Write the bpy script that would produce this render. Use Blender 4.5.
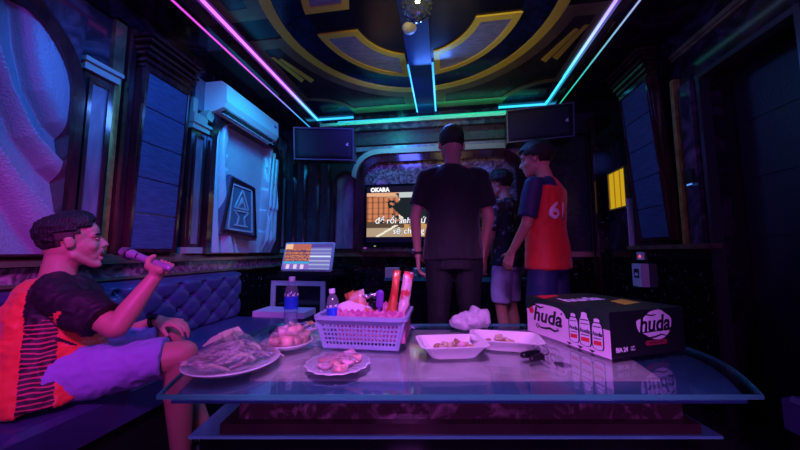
import bpy, bmesh, math, random
from mathutils import Vector, Matrix, noise, Euler
from mathutils.bvhtree import BVHTree
PI = math.pi
R = math.radians
random.seed(7)
S = bpy.context.scene
for o in list(bpy.data.objects): bpy.data.objects.remove(o)
COL = S.collection

# ------------------------------------------------------------------ camera, world, lights, exposure
cam = bpy.data.objects.new('camera', bpy.data.cameras.new('camera')); COL.objects.link(cam)
cam.data.sensor_width = 36; cam.data.lens = 13.5; cam.data.clip_start = 0.02
cam.location = (0, 0, 0.95); cam.rotation_euler = (R(90 + 5.15), 0, R(8.5))
S.camera = cam
S.view_settings.view_transform = 'Standard'; S.view_settings.look = 'None'
S.view_settings.exposure = 0.0; S.view_settings.gamma = 1.0; S.view_settings.use_curve_mapping = False
w = bpy.data.worlds.new('world'); S.world = w; w.use_nodes = True
w.node_tree.nodes['Background'].inputs[0].default_value = (0.05, 0.03, 0.2, 1)
w.node_tree.nodes['Background'].inputs[1].default_value = 0.2

def lamp(name, kind, loc, col, power, aim=None, size=0.1, spot=60, blend=0.6):
    l = bpy.data.lights.new(name, kind); l.color = col; l.energy = power
    if kind == 'AREA': l.size = size
    else: l.shadow_soft_size = size
    if kind == 'SPOT': l.spot_size = R(spot); l.spot_blend = blend
    o = bpy.data.objects.new(name, l); COL.objects.link(o); o.location = loc
    if aim is not None:
        o.rotation_euler = (Vector(aim) - Vector(loc)).to_track_quat('-Z', 'Y').to_euler()
    return o
# unseen stage lamps behind the viewer, and added fills with no fixture
lamp('violet_stage_lamp', 'SPOT', (0.0, -0.25, 2.25), (0.76, 0.22, 1.0), 215, (0.0, 1.25, 0.5), 0.15, 52, 0.7)
lamp('low_violet_fill', 'AREA', (0.2, -0.9, 1.15), (0.62, 0.12, 1.0), 11, (0.25, 1.2, 0.45), 0.3)  # added low front fill for the table apron and beer case
lamp('magenta_stage_lamp', 'SPOT', (-0.25, -0.5, 2.0), (0.92, 0.06, 1.0), 150, (-1.42, 1.0, 0.92), 0.12, 40, 0.9)
lamp('purple_wall_fill', 'AREA', (-1.45, -0.25, 2.2), (0.35, 0.05, 1.0), 4, (-1.9, 0.9, 1.4), 0.2)  # added fill that grazes the near drapery relief
lamp('blue_wall_fill', 'SPOT', (-0.85, 1.0, 2.36), (0.02, 0.20, 1.0), 75, (-1.88, 1.75, 1.35), 0.15, 92, 0.8)  # added blue fill across the acoustic panel and left wall
lamp('cyan_wall_fill', 'SPOT', (-1.15, 1.85, 2.38), (0.0, 0.50, 1.0), 42, (-1.88, 2.6, 1.6), 0.15, 78, 0.8)  # added cyan fill for the curtain relief and scroll
lamp('blue_back_fill', 'AREA', (-0.5, 2.3, 2.35), (0.08, 0.10, 1.0), 9, (-0.7, 3.3, 1.2), 0.3)  # fixtureless blue fill on the back wall
lamp('teal_arch_fill', 'AREA', (-0.55, 2.85, 2.40), (0.0, 0.9, 0.8), 2.2, (-0.7, 3.3, 2.08), 0.08)  # added to turn the cream arch crown teal
cl = lamp('crown_fill', 'AREA', (-0.2, 3.10, 2.53), (0.0, 0.85, 0.55), 3.5, (-0.2, 3.3, 2.43), 2.2); cl.data.shape = 'RECTANGLE'; cl.data.size_y = 0.03  # long fill added to widen the green glow on the back crown
lamp('blue_table_fill', 'AREA', (-0.1, 2.6, 2.4), (0.08, 0.25, 1.0), 10, (0.0, 1.2, 0.5), 0.3)  # fixtureless blue fill over the table
lamp('blue_right_fill', 'AREA', (0.7, 1.2, 2.35), (0.10, 0.15, 1.0), 1.4, (1.5, 2.2, 1.2), 0.3)  # weak blue fill on the right wall, no fixture
lamp('red_side_fill', 'SPOT', (0.9, 0.3, 1.9), (1.0, 0.12, 0.3), 16, (0.75, 2.2, 1.2), 0.1, 34, 0.8)  # red fill on the person in the red jersey, no fixture
lamp('yellow_ceiling_fill', 'SPOT', (0.1, 0.0, 1.9), (1.0, 0.80, 0.16), 80, (0.05, 2.4, 2.6), 0.1, 46, 0.9)  # warm spot in mid-air, added so the ceiling gold reads yellow

# ------------------------------------------------------------------ helpers
def V(*a): return Vector(a)
def tag(o, label=None, cat=None, group=None, kind=None):
    if label: o['label'] = label
    if cat: o['category'] = cat
    if group: o['group'] = group
    if kind: o['kind'] = kind
    return o
def thing(name, label, cat, loc=(0, 0, 0), rz=0.0, group=None, rot=None):
    o = bpy.data.objects.new(name, None); COL.objects.link(o)
    o.location = loc; o.rotation_euler = rot or (0, 0, rz); o.empty_display_size = 0.05
    bpy.context.view_layer.update()
    return tag(o, label, cat, group)
def copy_tree(o, parent=None):
    c = o.copy(); COL.objects.link(c); c.parent = parent
    for ch in o.children: copy_tree(ch, c)
    return c

class MB:
    def __init__(s): s.bm = bmesh.new()
    def _xf(s, vs, M):
        if M is not None: bmesh.ops.transform(s.bm, matrix=M, verts=vs)
    def box(s, x0, x1, y0, y1, z0, z1, M=None):
        c = [(x, y, z) for x in (x0, x1) for y in (y0, y1) for z in (z0, z1)]
        v = [s.bm.verts.new(p) for p in c]
        for f in ((0, 1, 3, 2), (4, 6, 7, 5), (0, 4, 5, 1), (2, 3, 7, 6), (0, 2, 6, 4), (1, 5, 7, 3)):
            s.bm.faces.new([v[i] for i in f])
        s._xf(v, M); return s
    def prism(s, pts, d, M=None, axis='z', a=0.0):
        """polygon pts (2d) extruded from a to a+d along axis"""
        def P(u, v, t):
            return {'z': (u, v, t), 'x': (t, u, v), 'y': (u, t, v)}[axis]
        A = [s.bm.verts.new(P(u, v, a)) for u, v in pts]; B = [s.bm.verts.new(P(u, v, a + d)) for u, v in pts]
        n = len(pts)
        s.bm.faces.new(A[::-1]); s.bm.faces.new(B)
        for i in range(n): s.bm.faces.new([A[i], A[(i + 1) % n], B[(i + 1) % n], B[i]])
        s._xf(A + B, M); return s
    def ring(s, outer, inner, d, axis='z', a=0.0, M=None):
        """frame between two outlines of the same vertex count"""
        def P(u, v, t): return {'z': (u, v, t), 'x': (t, u, v), 'y': (u, t, v)}[axis]
        L = [[s.bm.verts.new(P(u, v, t)) for u, v in o] for t in (a, a + d) for o in (outer, inner)]
        n = len(outer)
        for i in range(n):
            j = (i + 1) % n
            for p, q in ((0, 1), (1, 3), (3, 2), (2, 0)):
                s.bm.faces.new([L[p][i], L[p][j], L[q][j], L[q][i]])
        s._xf([v for l in L for v in l], M); return s
    def lathe(s, prof, n=32, M=None, cap=True):
        rows = []
        for r, z in prof:
            rows.append([s.bm.verts.new((r * math.cos(2 * PI * i / n), r * math.sin(2 * PI * i / n), z)) for i in range(n)])
        for a, b in zip(rows, rows[1:]):
            for i in range(n): s.bm.faces.new([a[i], a[(i + 1) % n], b[(i + 1) % n], b[i]])
        if cap:
            if prof[0][0] > 1e-5: s.bm.faces.new(rows[0][::-1])
            if prof[-1][0] > 1e-5: s.bm.faces.new(rows[-1])
        s._xf([v for r in rows for v in r], M); return s
    def tube(s, pts, r, n=8, closed=False):
        pts = [Vector(p) for p in pts]; rows = []
        m = len(pts)
        for i, p in enumerate(pts):
            if closed: t = pts[(i + 1) % m] - pts[i - 1]
            else: t = pts[min(i + 1, m - 1)] - pts[max(i - 1, 0)]
            t.normalize(); a = t.orthogonal() if i == 0 else (u - t * u.dot(t)); a.normalize(); u = a
            b = t.cross(a); rr = r[i] if isinstance(r, (list, tuple)) else r
            rows.append([s.bm.verts.new(p + (a * math.cos(2 * PI * k / n) + b * math.sin(2 * PI * k / n)) * rr) for k in range(n)])
        for i in range(m if closed else m - 1):
            A, B = rows[i], rows[(i + 1) % m]
            for k in range(n): s.bm.faces.new([A[k], A[(k + 1) % n], B[(k + 1) % n], B[k]])
        if not closed: s.bm.faces.new(rows[0][::-1]); s.bm.faces.new(rows[-1])
        return s
    def grid(s, f, nu, nv, M=None, thick=None, n=None):
        """surface f(u,v) u,v in 0..1 ; thick: back offset vector gives a closed slab"""
        g = [[s.bm.verts.new(f(i / nu, j / nv)) for j in range(nv + 1)] for i in range(nu + 1)]
        vs = [v for r in g for v in r]
        for i in range(nu):
            for j in range(nv): s.bm.faces.new([g[i][j], g[i + 1][j], g[i + 1][j + 1], g[i][j + 1]])
        if thick is not None:
            t = Vector(thick)
            h = [[s.bm.verts.new(v.co + t) for v in r] for r in g]; vs += [v for r in h for v in r]
            for i in range(nu):
                for j in range(nv): s.bm.faces.new([h[i][j + 1], h[i + 1][j + 1], h[i + 1][j], h[i][j]])
            for i in range(nu):
                s.bm.faces.new([g[i + 1][0], g[i][0], h[i][0], h[i + 1][0]]); s.bm.faces.new([g[i][nv], g[i + 1][nv], h[i + 1][nv], h[i][nv]])
            for j in range(nv):
                s.bm.faces.new([g[0][j], g[0][j + 1], h[0][j + 1], h[0][j]]); s.bm.faces.new([g[nu][j + 1], g[nu][j], h[nu][j], h[nu][j + 1]])
        s._xf(vs, M); return s
    def ell(s, c, r, M=None, sub=3, rot=None):
        m = Matrix.Translation(c) @ (rot.to_4x4() if rot is not None else Matrix()) @ Matrix.Diagonal((r[0], r[1], r[2], 1))
        if M is not None: m = M @ m
        bmesh.ops.create_icosphere(s.bm, subdivisions=sub, radius=1, matrix=m); return s
    def rc(s, p1, r1, p2, r2, e=None, n=16):
        """round-ended cone from p1 to p2; e=(dir, factor) flattens along dir"""
        p1 = Vector(p1); p2 = Vector(p2); ax = (p2 - p1); L = ax.length; ax.normalize()
        a = ax.orthogonal().normalized(); b = ax.cross(a); prof = []
        for i in range(1, 7): t = PI / 2 * (1 - i / 6); prof.append((r1 * math.cos(t), -r1 * math.sin(t)))
        for i in range(0, 6): t = PI / 2 * i / 6; prof.append((r2 * math.cos(t), L + r2 * math.sin(t)))
        rows = []
        def q(v, base):
            if e is None: return v
            d = Vector(e[0]).normalized(); o = v - base; return base + o - d * o.dot(d) * (1 - e[1])
        for r, z in prof:
            c = p1 + ax * z; base = p1 + ax * min(max(z, 0), L)
            rows.append([s.bm.verts.new(q(c + (a * math.cos(2 * PI * k / n) + b * math.sin(2 * PI * k / n)) * r, base)) for k in range(n)])
        for A, B in zip(rows, rows[1:]):
            for k in range(n): s.bm.faces.new([A[k], A[(k + 1) % n], B[(k + 1) % n], B[k]])
        t0 = s.bm.verts.new(q(p1 - ax * r1, p1)); t1 = s.bm.verts.new(q(p2 + ax * r2, p2))
        for k in range(n):
            s.bm.faces.new([t0, rows[0][(k + 1) % n], rows[0][k]]); s.bm.faces.new([t1, rows[-1][k], rows[-1][(k + 1) % n]])
        return s
    def loft(s, rings, n=24, p=2.0):
        """rings: (center, halfvec_a, halfvec_b); closed solid of superelliptic rings"""
        rows = []
        for c, a, b in rings:
            c = Vector(c); a = Vector(a); b = Vector(b); row = []
            for k in range(n):
                t = 2 * PI * k / n; ct, st = math.cos(t), math.sin(t)
                row.append(s.bm.verts.new(c + a * math.copysign(abs(ct) ** (2 / p), ct) + b * math.copysign(abs(st) ** (2 / p), st)))
            rows.append(row)
        for A, B in zip(rows, rows[1:]):
            for k in range(n): s.bm.faces.new([A[k], A[(k + 1) % n], B[(k + 1) % n], B[k]])
        s.bm.faces.new(rows[0][::-1]); s.bm.faces.new(rows[-1]); return s
    def build(s, name, mat, parent=None, smooth=False, bevel=0.0, world=False, segs=2):
        if bevel:
            es = [e for e in s.bm.edges if len(e.link_faces) == 2 and e.calc_face_angle(0) > 0.5]
            bmesh.ops.bevel(s.bm, geom=es, offset=bevel, segments=segs, affect='EDGES', clamp_overlap=True)
        bmesh.ops.recalc_face_normals(s.bm, faces=s.bm.faces)
        if world and parent is not None: bpy.context.view_layer.update(); bmesh.ops.transform(s.bm, matrix=parent.matrix_world.inverted(), verts=s.bm.verts)
        me = bpy.data.meshes.new(name); s.bm.to_mesh(me); s.bm.free()
        mats = mat if isinstance(mat, (list, tuple)) else [mat]
        for m in mats: me.materials.append(m)
        if smooth: me.shade_smooth()
        o = bpy.data.objects.new(name, me); COL.objects.link(o)
        if parent is not None: o.parent = parent
        return o

def struct(o, label=None): o['kind'] = 'structure'; return o
def fused(s, name, mat, parent, voxel, smooth=4, fac=0.5, world=True, disp=None, matfn=None):
    """join overlapping solids of MB s into one continuous smooth surface"""
    bmesh.ops.recalc_face_normals(s.bm, faces=s.bm.faces)
    me = bpy.data.meshes.new('tmp'); s.bm.to_mesh(me); s.bm.free()
    t = bpy.data.objects.new('tmp', me); COL.objects.link(t)
    m = t.modifiers.new('r', 'REMESH'); m.mode = 'VOXEL'; m.voxel_size = voxel
    m = t.modifiers.new('s', 'SMOOTH'); m.factor = fac; m.iterations = smooth
    dg = bpy.context.evaluated_depsgraph_get(); dg.update()
    nm = bpy.data.meshes.new_from_object(t.evaluated_get(dg)); nm.name = name
    bpy.data.objects.remove(t); bpy.data.meshes.remove(me)
    if disp:
        nv = [(v.co.copy(), v.normal.copy()) for v in nm.vertices]
        for v, (c, n_) in zip(nm.vertices, nv): v.co = c + n_ * disp(c, n_)
    mats = mat if isinstance(mat, (list, tuple)) else [mat]
    nm.materials.clear()
    for mm in mats: nm.materials.append(mm)
    if matfn:
        for p in nm.polygons: p.material_index = matfn(p.center, p.normal)
    if parent is not None and world: nm.transform(parent.matrix_world.inverted())
    nm.shade_smooth()
    o = bpy.data.objects.new(name, nm); COL.objects.link(o); o.parent = parent
    return o

# ------------------------------------------------------------------ materials
def mat(name, col, rough=0.5, metal=0.0, spec=0.5, coat=0.0, noise_amt=0.0, nscale=8.0, col2=None, bump=0.0, bscale=60.0, trans=0.0, ior=1.45, alpha=1.0, sss=0.0, emit=None, estr=0.0, stretch=None, sharp=None, sheen=0.0):
    m = bpy.data.materials.new(name); m.use_nodes = True; nt = m.node_tree; N = nt.nodes; L = nt.links
    b = N['Principled BSDF']; I = b.inputs
    I['Base Color'].default_value = (*col, 1); I['Roughness'].default_value = rough; I['Metallic'].default_value = metal
    I['Specular IOR Level'].default_value = spec; I['Coat Weight'].default_value = coat; I['IOR'].default_value = ior
    I['Transmission Weight'].default_value = trans; I['Alpha'].default_value = alpha; I['Coat Roughness'].default_value = 0.08
    if sheen: I['Sheen Weight'].default_value = sheen
    if sss: I['Subsurface Weight'].default_value = sss; I['Subsurface Radius'].default_value = (0.02, 0.008, 0.004)
    if emit: I['Emission Color'].default_value = (*emit, 1); I['Emission Strength'].default_value = estr
    tc = N.new('ShaderNodeTexCoord'); mp = N.new('ShaderNodeMapping'); L.new(tc.outputs['Object'], mp.inputs[0])
    if stretch: mp.inputs['Scale'].default_value = stretch
    if col2 is not None:
        n = N.new('ShaderNodeTexNoise'); n.inputs['Scale'].default_value = nscale; n.inputs['Detail'].default_value = 6; n.inputs['Distortion'].default_value = noise_amt
        L.new(mp.outputs[0], n.inputs[0]); r = N.new('ShaderNodeValToRGB'); L.new(n.outputs[0], r.inputs[0]); L.new(r.outputs[0], I['Base Color'])
        a, c = sharp or (0.35, 0.65)
        r.color_ramp.elements[0].position = a; r.color_ramp.elements[0].color = (*col, 1)
        r.color_ramp.elements[1].position = c; r.color_ramp.elements[1].color = (*col2, 1)
    if bump:
        n = N.new('ShaderNodeTexNoise'); n.inputs['Scale'].default_value = bscale; n.inputs['Detail'].default_value = 4; L.new(mp.outputs[0], n.inputs[0])
        bp = N.new('ShaderNodeBump'); bp.inputs['Strength'].default_value = bump; bp.inputs['Distance'].default_value = 0.01
        L.new(n.outputs[0], bp.inputs['Height']); L.new(bp.outputs[0], I['Normal'])
    return m
def emis(name, col, st):
    m = bpy.data.materials.new(name); m.use_nodes = True; N = m.node_tree.nodes; N.clear()
    e = N.new('ShaderNodeEmission'); e.inputs[0].default_value = (*col, 1); e.inputs[1].default_value = st
    o = N.new('ShaderNodeOutputMaterial'); m.node_tree.links.new(e.outputs[0], o.inputs[0]); return m
def emis_ramp(name, stops, st, axis):
    """LED strip whose diodes change colour along its length (object axis)"""
    m = bpy.data.materials.new(name); m.use_nodes = True; N = m.node_tree.nodes; L = m.node_tree.links; N.clear()
    e = N.new('ShaderNodeEmission'); e.inputs[1].default_value = st; o = N.new('ShaderNodeOutputMaterial'); L.new(e.outputs[0], o.inputs[0])
    t = N.new('ShaderNodeTexCoord'); sp = N.new('ShaderNodeSeparateXYZ'); L.new(t.outputs['Object'], sp.inputs[0])
    r = N.new('ShaderNodeValToRGB'); mr = N.new('ShaderNodeMapRange'); L.new(sp.outputs[axis], mr.inputs[0])
    mr.inputs[1].default_value = stops[0][0]; mr.inputs[2].default_value = stops[-1][0]
    L.new(mr.outputs[0], r.inputs[0]); L.new(r.outputs[0], e.inputs[0])
    a, b = stops[0][0], stops[-1][0]; el = r.color_ramp.elements
    while len(el) < len(stops): el.new(0.5)
    for k, (p, c) in enumerate(stops): el[k].position = (p - a) / (b - a); el[k].color = (*c, 1)
    return m
def vcol_emis(name, st):
    m = bpy.data.materials.new(name); m.use_nodes = True; N = m.node_tree.nodes; L = m.node_tree.links; N.clear()
    e = N.new('ShaderNodeEmission'); e.inputs[1].default_value = st; o = N.new('ShaderNodeOutputMaterial'); L.new(e.outputs[0], o.inputs[0])
    a = N.new('ShaderNodeVertexColor'); a.layer_name = 'pix'; L.new(a.outputs[0], e.inputs[0]); return m

def clearmat(name, tint, gloss=(.9, .95, 1.0), rough=.03, ior=1.5, base=0.0, diff=None, bump=0.0, bscale=40):
    m = bpy.data.materials.new(name); m.use_nodes = True; N = m.node_tree.nodes; L = m.node_tree.links; N.clear()
    tr = N.new('ShaderNodeBsdfTransparent'); tr.inputs[0].default_value = (*tint, 1); gl = N.new('ShaderNodeBsdfGlossy'); gl.inputs[0].default_value = (*gloss, 1); gl.inputs['Roughness'].default_value = rough
    lw = N.new('ShaderNodeLayerWeight'); lw.inputs[0].default_value = .5; pw = N.new('ShaderNodeMath'); pw.operation = 'POWER'; pw.inputs[1].default_value = 4.5; L.new(lw.outputs['Facing'], pw.inputs[0])
    r0 = ((ior - 1) / (ior + 1)) ** 2; fr = N.new('ShaderNodeMath'); fr.operation = 'MULTIPLY_ADD'; fr.inputs[1].default_value = .9 - r0; fr.inputs[2].default_value = r0; L.new(pw.outputs[0], fr.inputs[0]); mx = N.new('ShaderNodeMixShader'); o = N.new('ShaderNodeOutputMaterial')
    L.new(fr.outputs[0], mx.inputs[0]); L.new(tr.outputs[0], mx.inputs[1]); L.new(gl.outputs[0], mx.inputs[2]); last = mx
    if bump:
        tc = N.new('ShaderNodeTexCoord'); nz = N.new('ShaderNodeTexNoise'); nz.inputs['Scale'].default_value = bscale; nz.inputs['Distortion'].default_value = 1.5; L.new(tc.outputs['Object'], nz.inputs[0]); bp = N.new('ShaderNodeBump'); bp.inputs['Strength'].default_value = bump; bp.inputs['Distance'].default_value = .02; L.new(nz.outputs[0], bp.inputs['Height']); L.new(bp.outputs[0], gl.inputs['Normal']); L.new(bp.outputs[0], lw.inputs['Normal'])
    if diff:
        df = N.new('ShaderNodeBsdfDiffuse'); df.inputs[0].default_value = (*diff, 1); m2 = N.new('ShaderNodeMixShader'); m2.inputs[0].default_value = base
        L.new(mx.outputs[0], m2.inputs[1]); L.new(df.outputs[0], m2.inputs[2]); last = m2
    L.new(last.outputs[0], o.inputs[0]); return m
M = {}
M['marble'] = mat('dark_purple_marble', (0.030, 0.020, 0.040), 0.15, coat=0.3, col2=(0.16, 0.10, 0.17), nscale=4, noise_amt=2.5, sharp=(0.45, 0.75))
M['marble_band'] = mat('veined_marble', (0.10, 0.06, 0.09), 0.12, coat=0.4, col2=(0.55, 0.40, 0.48), nscale=9, noise_amt=3.0, sharp=(0.42, 0.72))
M['granite'] = mat('speckled_black_granite', (0.006, 0.006, 0.008), 0.1, coat=0.4, col2=(0.30, 0.30, 0.36), nscale=38, noise_amt=1.0, sharp=(0.63, 0.76))
M['dark_wall'] = mat('dark_wallpaper', (0.020, 0.016, 0.030), 0.45, col2=(0.055, 0.040, 0.075), nscale=14, noise_amt=1.5)
M['soffit'] = mat('black_marble_soffit', (0.010, 0.006, 0.014), 0.12, coat=0.3, col2=(0.075, 0.035, 0.085), nscale=3.5, noise_amt=3, sharp=(0.45, 0.8))
M['ceiling'] = mat('glossy_black_ceiling', (0.006, 0.006, 0.018), 0.22)
M['ceil_blue'] = mat('glossy_blue_ceiling_ring', (0.005, 0.008, 0.03), 0.14, coat=0.2, col2=(0.01, 0.02, 0.08), nscale=12, noise_amt=1)
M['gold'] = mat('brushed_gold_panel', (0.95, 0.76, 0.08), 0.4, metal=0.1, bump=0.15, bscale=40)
M['tan'] = mat('bronze_panel', (0.22, 0.15, 0.09), 0.3, metal=0.4, col2=(0.34, 0.24, 0.12), nscale=5)
M['bronze_dark'] = mat('dark_bronze_panel', (0.035, 0.022, 0.028), 0.2, metal=0.2, col2=(0.07, 0.045, 0.05), nscale=4)
M['silver'] = mat('brushed_silver_panel', (0.30, 0.30, 0.38), 0.4, metal=0.5, col2=(0.5, 0.5, 0.62), nscale=10, noise_amt=1.0, stretch=(1, 8, 1))
M['mahogany'] = mat('glossy_mahogany', (0.028, 0.008, 0.014), 0.14, coat=0.7, col2=(0.065, 0.018, 0.026), nscale=4, stretch=(6, 6, 1))
M['stucco'] = mat('pearl_stucco', (0.33, 0.31, 0.40), 0.38, metal=0.15, bump=0.45, bscale=110)
M['stucco_smooth'] = mat('pearl_plaster', (0.55, 0.56, 0.62), 0.35, metal=0.1, col2=(0.62, 0.62, 0.7), nscale=6)
M['panel'] = mat('pearl_brushed_panel', (0.15, 0.13, 0.20), 0.3, metal=0.2, col2=(0.30, 0.26, 0.36), nscale=7, noise_amt=2, stretch=(1, 1, 0.25))
M['cream'] = mat('cream_plaster_capital', (0.36, 0.42, 0.36), 0.35)
M['goldleaf'] = mat('gold_leaf', (0.55, 0.42, 0.10), 0.3, metal=0.4, col2=(0.3, 0.24, 0.06), nscale=20)
M['rail'] = mat('gilded_rail', (0.30, 0.24, 0.14), 0.22, metal=0.5, col2=(0.16, 0.11, 0.08), nscale=8)
M['acoustic'] = mat('blue_acoustic_cloth', (0.035, 0.07, 0.15), 0.75, col2=(0.06, 0.11, 0.22), nscale=90, stretch=(1, 0.15, 1), bump=0.3, bscale=120)
M['door_skin'] = mat('dark_grooved_door', (0.018, 0.018, 0.035), 0.5, bump=.2, bscale=90)
M['jamb'] = mat('grey_polished_jamb', (0.07, 0.07, 0.085), 0.2, metal=.5)
M['leather'] = mat('navy_leather', (0.05, 0.06, 0.17), 0.35, coat=0.2, bump=0.08, bscale=150)
M['leather_purple'] = mat('purple_leather', (0.10, 0.05, 0.22), 0.4, coat=0.15, bump=0.08, bscale=150)
M['black'] = mat('black_plastic', (0.012, 0.012, 0.015), 0.35)
M['black_gloss'] = mat('glossy_black', (0.008, 0.008, 0.012), 0.08, coat=0.4)
M['grille'] = mat('speaker_grille_cloth', (0.02, 0.02, 0.04), 0.6, bump=0.5, bscale=400)
M['floor'] = mat('dark_floor_tile', (0.018, 0.012, 0.022), 0.12, coat=0.3, col2=(0.05, 0.035, 0.05), nscale=3, noise_amt=2)
M['white_plastic'] = mat('white_plastic', (0.75, 0.75, 0.78), 0.35)
M['foam'] = mat('white_foam', (0.82, 0.80, 0.80), 0.55, sss=0.1)
M['plate'] = mat('white_melamine', (0.75, 0.72, 0.78), 0.22, coat=0.3)
M['marble_top'] = mat('pale_marble_tabletop', (0.58, 0.46, 0.46), 0.18, col2=(0.72, 0.62, 0.60), nscale=5, noise_amt=2)
M['table_marble'] = mat('brown_table_marble', (0.10, 0.05, 0.06), 0.1, coat=0.5, col2=(0.50, 0.30, 0.34), nscale=7, noise_amt=3.5, sharp=(0.5, 0.72))
M['glass'] = clearmat('table_glass', (0.90, 0.97, 0.96))
M['bronze_ledge'] = mat('dark_bronze_ledge', (0.10, 0.05, 0.06), .25, metal=.3, col2=(.16, .09, .09), nscale=4)
M['shelf_teal_reflection'] = mat('teal_led_reflection_shelf', (0.16, 0.60, 0.68), .15, col2=(.2, .7, .75), nscale=6)  # teal base colour stands in for LED light reflected on the shelf
M['glass_edge'] = mat('table_glass_edge', (0.10, 0.55, 0.50), 0.08, trans=0.5, ior=1.5)
M['clear'] = clearmat('clear_bottle_plastic', (0.82, 0.88, 0.97), rough=.06, ior=1.6, base=.12, diff=(.7, .75, .9))
M['label_blue'] = mat('blue_bottle_label', (0.02, 0.08, 0.75), 0.3)
M['cap_white'] = mat('bottle_cap', (0.7, 0.72, 0.85), 0.4)
M['basket'] = mat('lavender_basket_plastic', (0.36, 0.40, 0.66), 0.32)
M['film'] = clearmat('cling_film', (0.92, 0.92, 0.95), (1, 1, 1), .08, 2.6, .012, (.9, .9, .95), 1.0, 40)
M['bag'] = mat('thin_white_plastic_bag', (0.80, 0.75, 0.85), 0.3, trans=0.3, bump=0.4, bscale=40)
M['card_green'] = mat('dark_green_cardboard', (0.010, 0.035, 0.022), 0.45)
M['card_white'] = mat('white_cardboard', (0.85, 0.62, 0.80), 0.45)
M['card_black'] = mat('black_cardboard', (0.008, 0.010, 0.012), 0.45)
M['print_dark'] = mat('dark_print', (0.015, 0.02, 0.025), 0.5)
M['print_white'] = mat('white_print', (0.80, 0.72, 0.85), 0.5)
M['print_red'] = mat('red_print', (0.75, 0.03, 0.05), 0.5)
M['print_green'] = mat('green_print', (0.10, 0.45, 0.16), 0.5)
M['print_yellow'] = mat('yellow_print', (0.65, 0.55, 0.05), 0.5)
M['skin'] = mat('skin', (0.52, 0.27, 0.20), 0.45, sss=0.08, bump=0.05, bscale=200)
M['skin_dark'] = mat('tanned_skin', (0.42, 0.22, 0.17), 0.45, sss=0.08)
M['hair'] = mat('black_hair', (0.010, 0.008, 0.009), 0.45, bump=0.9, bscale=160, stretch=(1, 1, 0.3))
M['stubble'] = mat('cropped_hair', (0.06, 0.035, 0.03), 0.6, bump=0.3, bscale=300)
M['eye'] = mat('eyeball', (0.75, 0.72, 0.7), 0.2); M['mouth'] = mat('mouth_inside', (0.12, 0.01, 0.015), 0.5); M['lip'] = mat('lip', (0.5, 0.16, 0.14), 0.4)
M['teeth'] = mat('teeth', (0.8, 0.76, 0.7), 0.25)
M['black_tee'] = mat('black_cotton', (0.010, 0.010, 0.014), 0.8, sheen=0.2)
M['black_jeans'] = mat('black_denim', (0.008, 0.008, 0.012), 0.75)
M['red_jersey'] = mat('red_jersey_cloth', (0.70, 0.035, 0.03), 0.55, sheen=0.2)
M['navy_cloth'] = mat('navy_jersey_cloth', (0.02, 0.03, 0.12), 0.6)
M['orange_jersey'] = mat('coral_red_jersey_cloth', (0.85, 0.09, 0.05), 0.5, sheen=0.2)
M['jersey_black'] = mat('black_jersey_cloth', (0.014, 0.010, 0.016), 0.6)
M['shorts_lav'] = mat('light_cotton_shorts', (0.42, 0.38, 0.62), 0.75)
M['shorts_blue'] = mat('pale_blue_shorts', (0.30, 0.26, 0.62), 0.75, bump=0.2, bscale=30)
M['metal'] = mat('polished_metal', (0.7, 0.7, 0.75), 0.2, metal=1.0)
M['mic'] = mat('satin_microphone_body', (0.55, 0.35, 0.60), 0.3, metal=0.5)
M['mesh_metal'] = mat('microphone_mesh', (0.35, 0.25, 0.42), 0.35, metal=0.9, bump=1.0, bscale=500)
M['fruit'] = mat('pink_fruit_flesh', (0.85, 0.30, 0.32), 0.35, sss=0.15, col2=(0.9, 0.5, 0.45), nscale=25)
M['fruit_pale'] = mat('pale_fruit_flesh', (0.80, 0.45, 0.55), 0.35, sss=0.15)
M['squid'] = mat('dried_squid_strip', (0.14, 0.06, 0.12), 0.3, col2=(0.85, 0.55, 0.65), nscale=30)
M['bread'] = mat('pale_cracker', (0.75, 0.58, 0.48), 0.6)
M['foil'] = mat('foil', (0.75, 0.7, 0.8), 0.18, metal=1.0, bump=1.0, bscale=70)
M['meat'] = mat('cooked_meat', (0.32, 0.16, 0.08), 0.4, col2=(0.55, 0.36, 0.18), nscale=35)
M['rice'] = mat('pale_food_scraps', (0.70, 0.60, 0.42), 0.6, col2=(0.45, 0.40, 0.22), nscale=40)
M['pink_tray'] = mat('pink_paper_tray', (0.60, 0.12, 0.35), 0.5, col2=(0.8, 0.3, 0.5), nscale=60, sharp=(0.45, 0.55))
M['tissue'] = mat('tissue_paper', (0.80, 0.55, 0.75), 0.8)
M['snack_red'] = mat('red_foil_packet', (0.75, 0.05, 0.04), 0.25, metal=0.2, col2=(0.85, 0.25, 0.1), nscale=9)
M['snack_white'] = mat('white_foil_packet', (0.8, 0.6, 0.65), 0.25, metal=0.1, col2=(0.75, 0.08, 0.1), nscale=14, sharp=(0.52, 0.56))
M['snack_orange'] = mat('orange_crisp_packet', (0.80, 0.22, 0.10), 0.25, metal=0.2, col2=(0.75, 0.5, 0.5), nscale=18, sharp=(0.45, 0.6))
M['purple_plastic'] = mat('purple_plastic', (0.18, 0.05, 0.45), 0.35)
M['yellow_light'] = emis('yellow_lit_panel', (1.0, 0.62, 0.02), 0.55)

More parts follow.
